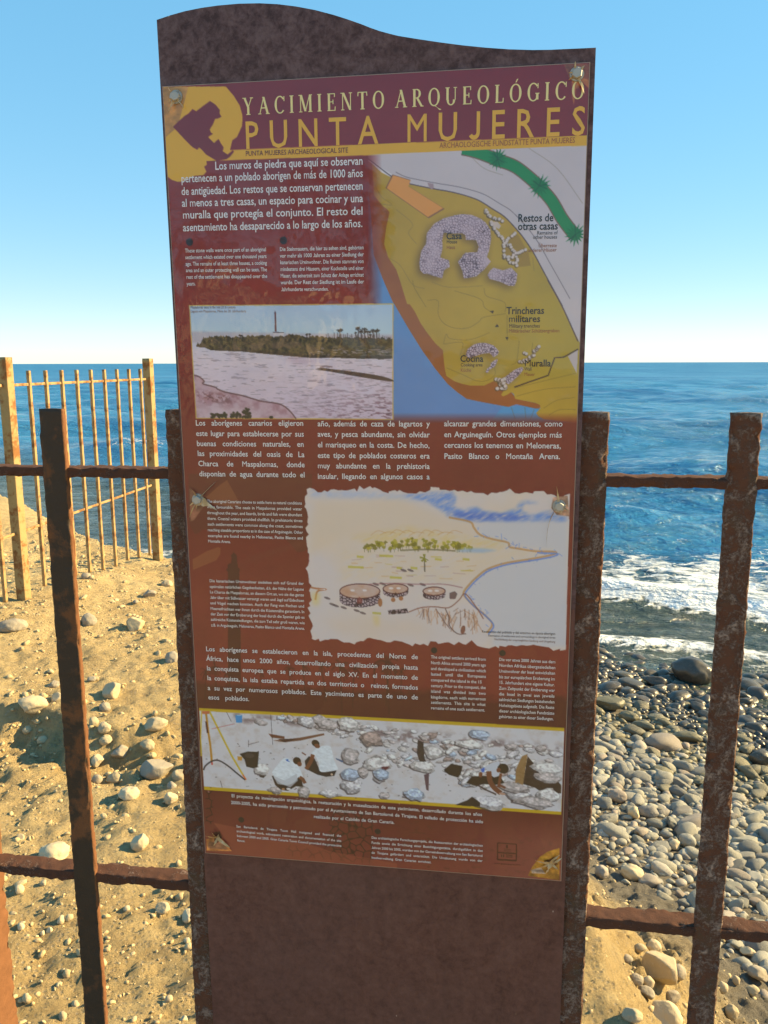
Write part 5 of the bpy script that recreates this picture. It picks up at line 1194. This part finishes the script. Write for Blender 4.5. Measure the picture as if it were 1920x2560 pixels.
ROCKS = [
 (Z6, 800, 1185, 300, 290, 's', 7, "large angular brown rock slab with a sunlit ridge below the right rail", "rock"),
 (Z6, 745, 985, 115, 95, 'p', 2, "pale blocky stone perched at the top of the angular rock slab", "stone"),
 (Z6, 935, 1190, 130, 110, 'g', 0, "smooth grey stone tucked behind the right side of the rock slab", "stone"),
 (Z6, 610, 1255, 100, 80, 'g', 0, "round grey stone in the shade left of the rock slab", "stone"),
 (Z6, 702, 1290, 95, 95, 's', 1, "tilted oval stone at the lower left foot of the rock slab", "stone"),
 (Z6, 680, 1350, 145, 85, 'g', 1, "bluish grey stone below the tilted oval stone", "stone"),
 (Z6, 885, 1395, 155, 90, 'g', 2, "flat brown stone in shade under the rock slab", "stone"),
 (Z6, 840, 1530, 250, 180, 'p', 2, "biggest pale rounded rock at the bottom edge, left of the last picket", "rock"),
 (Z6, 570, 1545, 160, 95, 's', 2, "flat stone at the bottom edge beside the sandy bank", "stone"),
 (Z6, 1365, 1530, 110, 110, 's', 1, "pinkish egg shaped stone at the bottom right", "stone"),
 (Z6, 640, 1000, 95, 70, 's', 2, "brown stone on the shaded gravel left of the perched stone", "stone"),
 (Z6, 530, 1085, 95, 62, 'g', 0, "oval grey stone in the shaded gully beside the sandy bank", "stone"),
 (Z6, 1495, 1030, 120, 65, 'p', 3, "pale slab shaped stone right of the last picket under the rail", "stone"),
 (Z6, 1400, 1255, 65, 85, 's', 3, "reddish stone close to the last picket's right side", "stone"),
 (Z6, 1575, 1210, 160, 120, 'g', 3, "dark purple grey rock at the right edge", "rock"),
 (Z6, 1540, 1330, 110, 80, 's', 3, "lumpy brown stone below the dark purple rock", "stone"),
 (Z6, 1290, 1310, 90, 130, 'p', 4, "pale earthy lump beside the last picket near the bottom", "rock"),
 (Z5, 1050, 410, 320, 200, 'w', 0, "huge dark wet boulder at the water's edge", "boulder"),
 (Z5, 750, 465, 195, 85, 'w', 4, "dark reddish wet rock left of the huge boulder", "rock"),
 (Z5, 870, 318, 135, 52, 'w', 2, "brown wet stone awash just behind the huge boulder", "stone"),
 (Z5, 390, 650, 255, 115, 'm', 3, "large olive green boulder beside the sign's right post", "boulder"),
 (Z5, 335, 205, 65, 55, 'w', 1, "brown rock standing in the shallows next to the sign's right post", "rock"),
 (Z5, 1010, 905, 230, 95, 'm', 6, "angular yellow rock among rounded beach cobbles", "rock"),
 (Z5, 1585, 1080, 185, 120, 'w', 1, "black boulder at the right edge of the pebble beach", "boulder"),
 (Z5, 545, 745, 160, 80, 'm', 0, "smooth dome shaped stone in the dark wet band", "stone"),
 (Z5, 660, 820, 190, 62, 'm', 0, "long smooth olive stone lying across the wet band", "stone"),
 (Z5, 700, 1510, 160, 90, 'c', 0, "brown loaf shaped cobble in the middle of the beach", "cobble"),
 (Z5, 595, 1520, 105, 95, 'p', 2, "pale wedge shaped cobble touching the brown loaf shaped one", "cobble"),
 (Z5, 455, 1385, 150, 95, 'c', 0, "long pale cobble mid beach near the sign post", "cobble"),
 (Z5, 575, 2000, 175, 115, 'p', 0, "big pale disc shaped cobble above the right rail", "cobble"),
 (Z5, 330, 1995, 110, 95, 'c', 0, "pinkish round cobble left of the big pale disc", "cobble"),
 (Z5, 1015, 1745, 135, 105, 'c', 0, "large round brownish cobble beside the last picket", "cobble"),
 (Z5, 915, 1770, 95, 80, 'p', 1, "cone shaped pale cobble left of the large brownish one", "cobble"),
]
placed = []
for (fr, x, y, w, h, mk, fc, lab, cat) in ROCKS:
    o = add_stone(*fr(x, y, w, h), mk, fc, lab, cat, sink=.25 if cat != 'boulder' else .12, name=cat, group=GR if fr is Z6 else None)
    placed.append((o.location.x, o.location.y, w*.3134/FPX*float((np.array(o.location)-EYE)@FW)/2))

# cobbles: a full beach of them; the ones that show largest are things of their own
cell = .062
ci = np.arange(-2.2, 5.2, cell); cj = np.arange(2.2, 11.2, cell)
CX, CY = np.meshgrid(ci, cj, indexing='ij'); CX = (CX + rng.uniform(-.030, .030, CX.shape)).ravel(); CY = (CY + rng.uniform(-.030, .030, CY.shape)).ravel()
dsea = -polydist(CX, CY, CREST)
keep = (dsea > 1.75) & (dsea < 9.0) & (rng.random(len(CX)) < np.clip((dsea-1.65)/.5, .15, 1))
CX, CY, dsea = CX[keep], CY[keep], dsea[keep]
size = np.exp(rng.normal(np.log(.029), .46, len(CX)))*(1+.55*sstep(4.2, 7, dsea)+.2*np.exp(-((dsea-3.3)/.5)**2))
size = np.clip(size, .018, .15)
for (qx, qy, qr) in placed:
    k = np.hypot(CX-qx, CY-qy) > qr*.85 + size*.5; CX, CY, dsea, size = CX[k], CY[k], dsea[k], size[k]
CZ = ground_z(CX, CY)
Q = np.stack([CX, CY, CZ], 1) - EYE; dep = Q@FW
pxx = 960 + FPX*(Q@RT)/dep; pyy = 1280 - FPX*(Q@UP)/dep
vis = (pyy < 2400) & (pyy > 1655) & (pxx < 1925) & (pxx > 1410) & ~((pxx > 1822-(pyy-1030)*.071) & (pxx < 1896-(pyy-1030)*.074)) & (pxx > 1518-(pyy-1030)*.0355)
app = np.where(vis, size/dep, 0)
near = (CX > -1.2) & (CX < 4.6)
order = np.argsort(-app)
solo = set(order[:265][app[order[:265]] > 0].tolist())
shapes = [stone_shape(900+k, 3, (0, 2, 1, 0, 4, 0, 6, 0, 3, 1)[k], .20) for k in range(10)]
low = [stone_shape(950+k, 2, (0, 2, 1, 0, 5, 0, 3, 1)[k], .18) for k in range(8)]
cob_me = {}
KIND = {'w': "dark wet cobble in the damp band near the water", 'm': "olive brown damp cobble lying in the band above the waterline",
        'c': "rounded dry grey cobble lying among the others on the pebble beach"}
VV, FF, TT, off = [], [], [], 0
for i in range(len(CX)):
    r = np.random.default_rng(i+1)
    kind = 'w' if dsea[i] + r.normal()*.3 > 4.75 else ('m' if dsea[i] + r.normal()*.3 > 3.9 else 'c')
    sx, sy, sz = size[i]*r.uniform(1.0, 1.5), size[i]*r.uniform(.75, 1.0), size[i]*r.uniform(.5, .8)
    yaw = r.normal()*.7 + .2; tx, ty = r.normal()*.22, r.normal()*.22
    if i in solo:
        k = int(r.integers(10))
        key = (k, kind)
        if key not in cob_me:
            cob_me[key] = mesh_from("cobble", shapes[k][0], shapes[k][1], True); cob_me[key].materials.append(MATS[kind])
        o = bpy.data.objects.new("cobble", cob_me[key]); COL.objects.link(o)
        o.location = (CX[i], CY[i], CZ[i] + sz*.35); o.scale = (sx, sy, sz); o.rotation_euler = (tx, ty, yaw)
        tag(o, KIND[kind], "cobble", {'w': "wet cobbles by the water", 'm': "damp olive cobbles", 'c': "dry cobbles on the beach"}[kind])
    elif near[i] or dsea[i] > 2:
        v, f = low[int(r.integers(8))]
        M3 = np.array((Matrix.Rotation(yaw, 3, 'Z') @ Matrix.Rotation(tx, 3, 'X')))
        v = (v*np.array([sx, sy, sz]))@M3.T + np.array([CX[i], CY[i], CZ[i]+sz*.35])
        VV.append(v); FF.append(f+off); off += len(v)
        t = r.random(); TT.append(np.full(len(v), t)); 
        if kind != 'c': TT[-1][:] = -1 if kind == 'w' else -.5
def attr_mesh(name, VV, FF, TT):
    me = mesh_from(name, np.vstack(VV), np.vstack(FF), True)
    at = me.attributes.new('tone', 'FLOAT', 'POINT'); at.data.foreach_set('value', np.concatenate(TT).astype(np.float32))
    return me
tsel = [t[0] for t in TT]
groups = {'c': [i for i, t in enumerate(tsel) if t >= 0], 'm': [i for i, t in enumerate(tsel) if t == -.5], 'w': [i for i, t in enumerate(tsel) if t == -1]}
allV, allF, allT, mi, off = [], [], [], [], 0
for gi, g in enumerate(('c', 'm', 'w')):
    for i in groups[g]:
        f = FF[i]-FF[i].min(); allV.append(VV[i]); allF.append(f+off); off += len(VV[i]); 
        allT.append(np.abs(TT[i])); mi.append(np.full(len(f), gi))
me = attr_mesh("beach_cobbles", allV, allF, allT)
for q in (M_COBS, M_MOSS, M_WET): me.materials.append(q)
me.polygons.foreach_set('material_index', np.concatenate(mi).astype(np.int32))
o = link("beach_cobbles", me); tag(o, "smaller cobbles and pebbles covering the beach", "cobbles", kind='stuff')

# gravel and chips over the sandy ground
N = 27000
u = rng.random(N); gxx = -4.4 + 6.4*rng.random(N); gyy = .1 + 6.0*rng.random(N)**1.35
cl = fbm(gxx*1.6, gyy*1.6, 301, 3) + .35*fbm(gxx*6, gyy*6, 302, 2)
nl = np.exp(-((polydist(gxx, gyy, LIP)+.05)/.22)**2)*(gxx < -1.0)
kp = (rng.random(N) < np.clip(.5+1.3*cl+nl, .15, 1)) & (-polydist(gxx, gyy, CREST) < 2.9)
gxx, gyy, nl = gxx[kp], gyy[kp], nl[kp]; gzz = ground_z(gxx, gyy)
chips = [stone_shape(700+k, 1 if k % 2 else 2, 4, .2) for k in range(8)]
VV, FF, TT, off = [], [], [], 0
for i in range(len(gxx)):
    r = np.random.default_rng(5000+i)
    s = np.clip(np.exp(r.normal(np.log(.0037), .60)), .002, .015)*(1+.12*gyy[i])*(1+.4*nl[i])
    v, f = chips[int(r.integers(8))]
    M3 = np.array(Matrix.Rotation(r.uniform(0, 6.28), 3, 'Z') @ Matrix.Rotation(r.normal()*.5, 3, 'X'))
    v = (v*np.array([s*r.uniform(.9, 1.6), s, s*r.uniform(.5, .95)]))@M3.T + np.array([gxx[i], gyy[i], gzz[i]+s*.12])
    VV.append(v); FF.append(f+off); off += len(v); TT.append(np.full(len(v), r.random()))
M_CHIP = stone_material('gravel_chip', [(.50, .37, .19), (.58, .44, .23), (.42, .32, .18), (.60, .47, .27), (.52, .39, .20)], 'attr')
o = link("gravel", attr_mesh("gravel", VV, FF, TT), M_CHIP); tag(o, "small stone chips scattered over the sandy ground", "gravel", kind='stuff')

# ------------------------------------------------------------------ behind the viewer: what the glossy panel mirrors
def box(V, F, x0, x1, y0, y1, z0, z1):
    k = len(V); V += [(x, y, z) for z in (z0, z1) for (x, y) in ((x0, y0), (x1, y0), (x1, y1), (x0, y1))]
    F += [tuple(k+i for i in f) for f in ((0, 3, 2, 1), (4, 5, 6, 7), (0, 1, 5, 4), (1, 2, 6, 5), (2, 3, 7, 6), (3, 0, 4, 7))]
house = tag(empty("house", (-13, -43, -.2)), "low pale house with red tiled roof mirrored in the sign's panel", "house")
def hpart(name, V, F, mat_, parent=house):
    o = link(name, mesh_from(name, V, F), mat_, parent); off_ = Vector((0, 0, 0)); q = parent
    while q is not None: off_ += q.location; q = q.parent
    o.location = -off_; return o
m = Mat('cream_render', .9, .2); co = m.coord('Object'); m.set('Base Color', m.mix(m.noise(co, 1.2, 5, .6), (.74, .62, .44), (.62, .50, .34))); M_WALL = m.m
m = Mat('clay_tiles', .8, .2); co = m.coord('Object'); m.set('Base Color', m.mix(m.noise(co, 5, 4, .6), (.26, .07, .04), (.36, .12, .06)))
wv = m.n.new('ShaderNodeTexWave'); wv.inputs['Scale'].default_value = 3.2; m.l.new(co, wv.inputs['Vector']); m.set('Normal', m.bump(wv.outputs['Fac'], .06, .8)); M_TILE = m.m
m = Mat('window_glass', .05, .6); m.set('Base Color', (.03, .04, .05)); M_GLASS = m.m
m = Mat('white_frame', .6, .3); m.set('Base Color', (.75, .72, .66)); M_FRAME = m.m
V, F = [], []; box(V, F, -17.5, -9.0, -47, -40.2, -.3, 3.5); box(V, F, -15.6, -13.6, -41, -39.2, 3.5, 5.3); hpart("wall", V, F, M_WALL)
V = [(-18, -47.5, 3.52), (-8.5, -47.5, 3.52), (-8.5, -39.7, 3.52), (-18, -39.7, 3.52), (-15.4, -43.6, 5.2), (-11.2, -43.6, 5.2)]
hpart("roof", V, [(0, 1, 5, 4), (1, 2, 5), (2, 3, 4, 5), (3, 0, 4), (0, 3, 2, 1)], M_TILE)
for wx in (-16.6, -14.2, -11.9, -10.2):
    V, F = [], []
    for a in ((wx, wx+.1, .9, 2.7), (wx+1.1, wx+1.2, .9, 2.7), (wx+.1, wx+1.1, .9, 1.0), (wx+.1, wx+1.1, 2.6, 2.7), (wx+.57, wx+.63, 1.0, 2.6)): box(V, F, a[0], a[1], -40.2, -40.12, a[2], a[3])
    w_ = hpart("window", V, F, M_FRAME); V, F = [], []; box(V, F, wx+.1, wx+1.1, -40.19, -40.15, 1.0, 2.6); hpart("pane", V, F, M_GLASS, w_)
m = Mat('palm_bark', .9, .1); m.set('Base Color', m.mix(m.noise(m.coord('Object', (1, 1, 8)), 4, 4), (.16, .11, .07), (.26, .19, .12))); M_BARK = m.m
m = Mat('palm_frond', .6, .3); m.set('Base Color', m.mix(m.noise(m.coord('Object'), 2, 3), (.05, .075, .02), (.09, .11, .035))); M_FROND = m.m
def palm(x, y, hgt, seed, label):
    r = np.random.default_rng(seed); g = gz(x, y)
    t = tag(empty("palm_tree", (x, y, g)), label, "palm")
    V, F = [], []; n = 10
    for i in range(15):
        z = hgt*i/14; rad = .22*(1-.35*i/14)*(1+.06*(i % 2))
        V += [(rad*math.cos(a)+.12*math.sin(i*.2), rad*math.sin(a), z) for a in np.linspace(0, 6.283, n, endpoint=False)]
    for i in range(14):
        for j in range(n): F.append((i*n+j, i*n+(j+1) % n, (i+1)*n+(j+1) % n, (i+1)*n+j))
    link("trunk", mesh_from("trunk", V, F, True), M_BARK, t)
    V, F = [], []
    for k in range(44):
        az = r.uniform(0, 6.28); el0 = r.uniform(-.5, 1.3); L = r.uniform(1.7, 2.4); p = np.array([.12*math.sin(2.8), 0, hgt]); el = el0
        side = np.array([-math.sin(az), math.cos(az), 0])
        for s in range(15):
            d = np.array([math.cos(az)*math.cos(el), math.sin(az)*math.cos(el), math.sin(el)]); q = p+d*L/15; el -= .105
            for sg in (-1, 1):
                tip = q + side*sg*(.42*math.sin(.35+2.5*s/15)) + d*.16 - np.array([0, 0, .14+.05*r.random()])
                k0 = len(V); V += [tuple(p), tuple(p+d*.06), tuple(tip)]; F.append((k0, k0+1, k0+2))
            k0 = len(V); V += [tuple(p-side*.015), tuple(p+side*.015), tuple(q+side*.012), tuple(q-side*.012)]; F.append((k0, k0+1, k0+2, k0+3)); p = q
    link("crown", mesh_from("crown", V, F), M_FROND, t)
palm(-4.1, -20, 4.6, 1, "palm tree mirrored between the sign's lagoon picture and its map")
palm(-7.9, -20.5, 4.4, 2, "palm tree mirrored in front of the house, over the sign's small upper text")
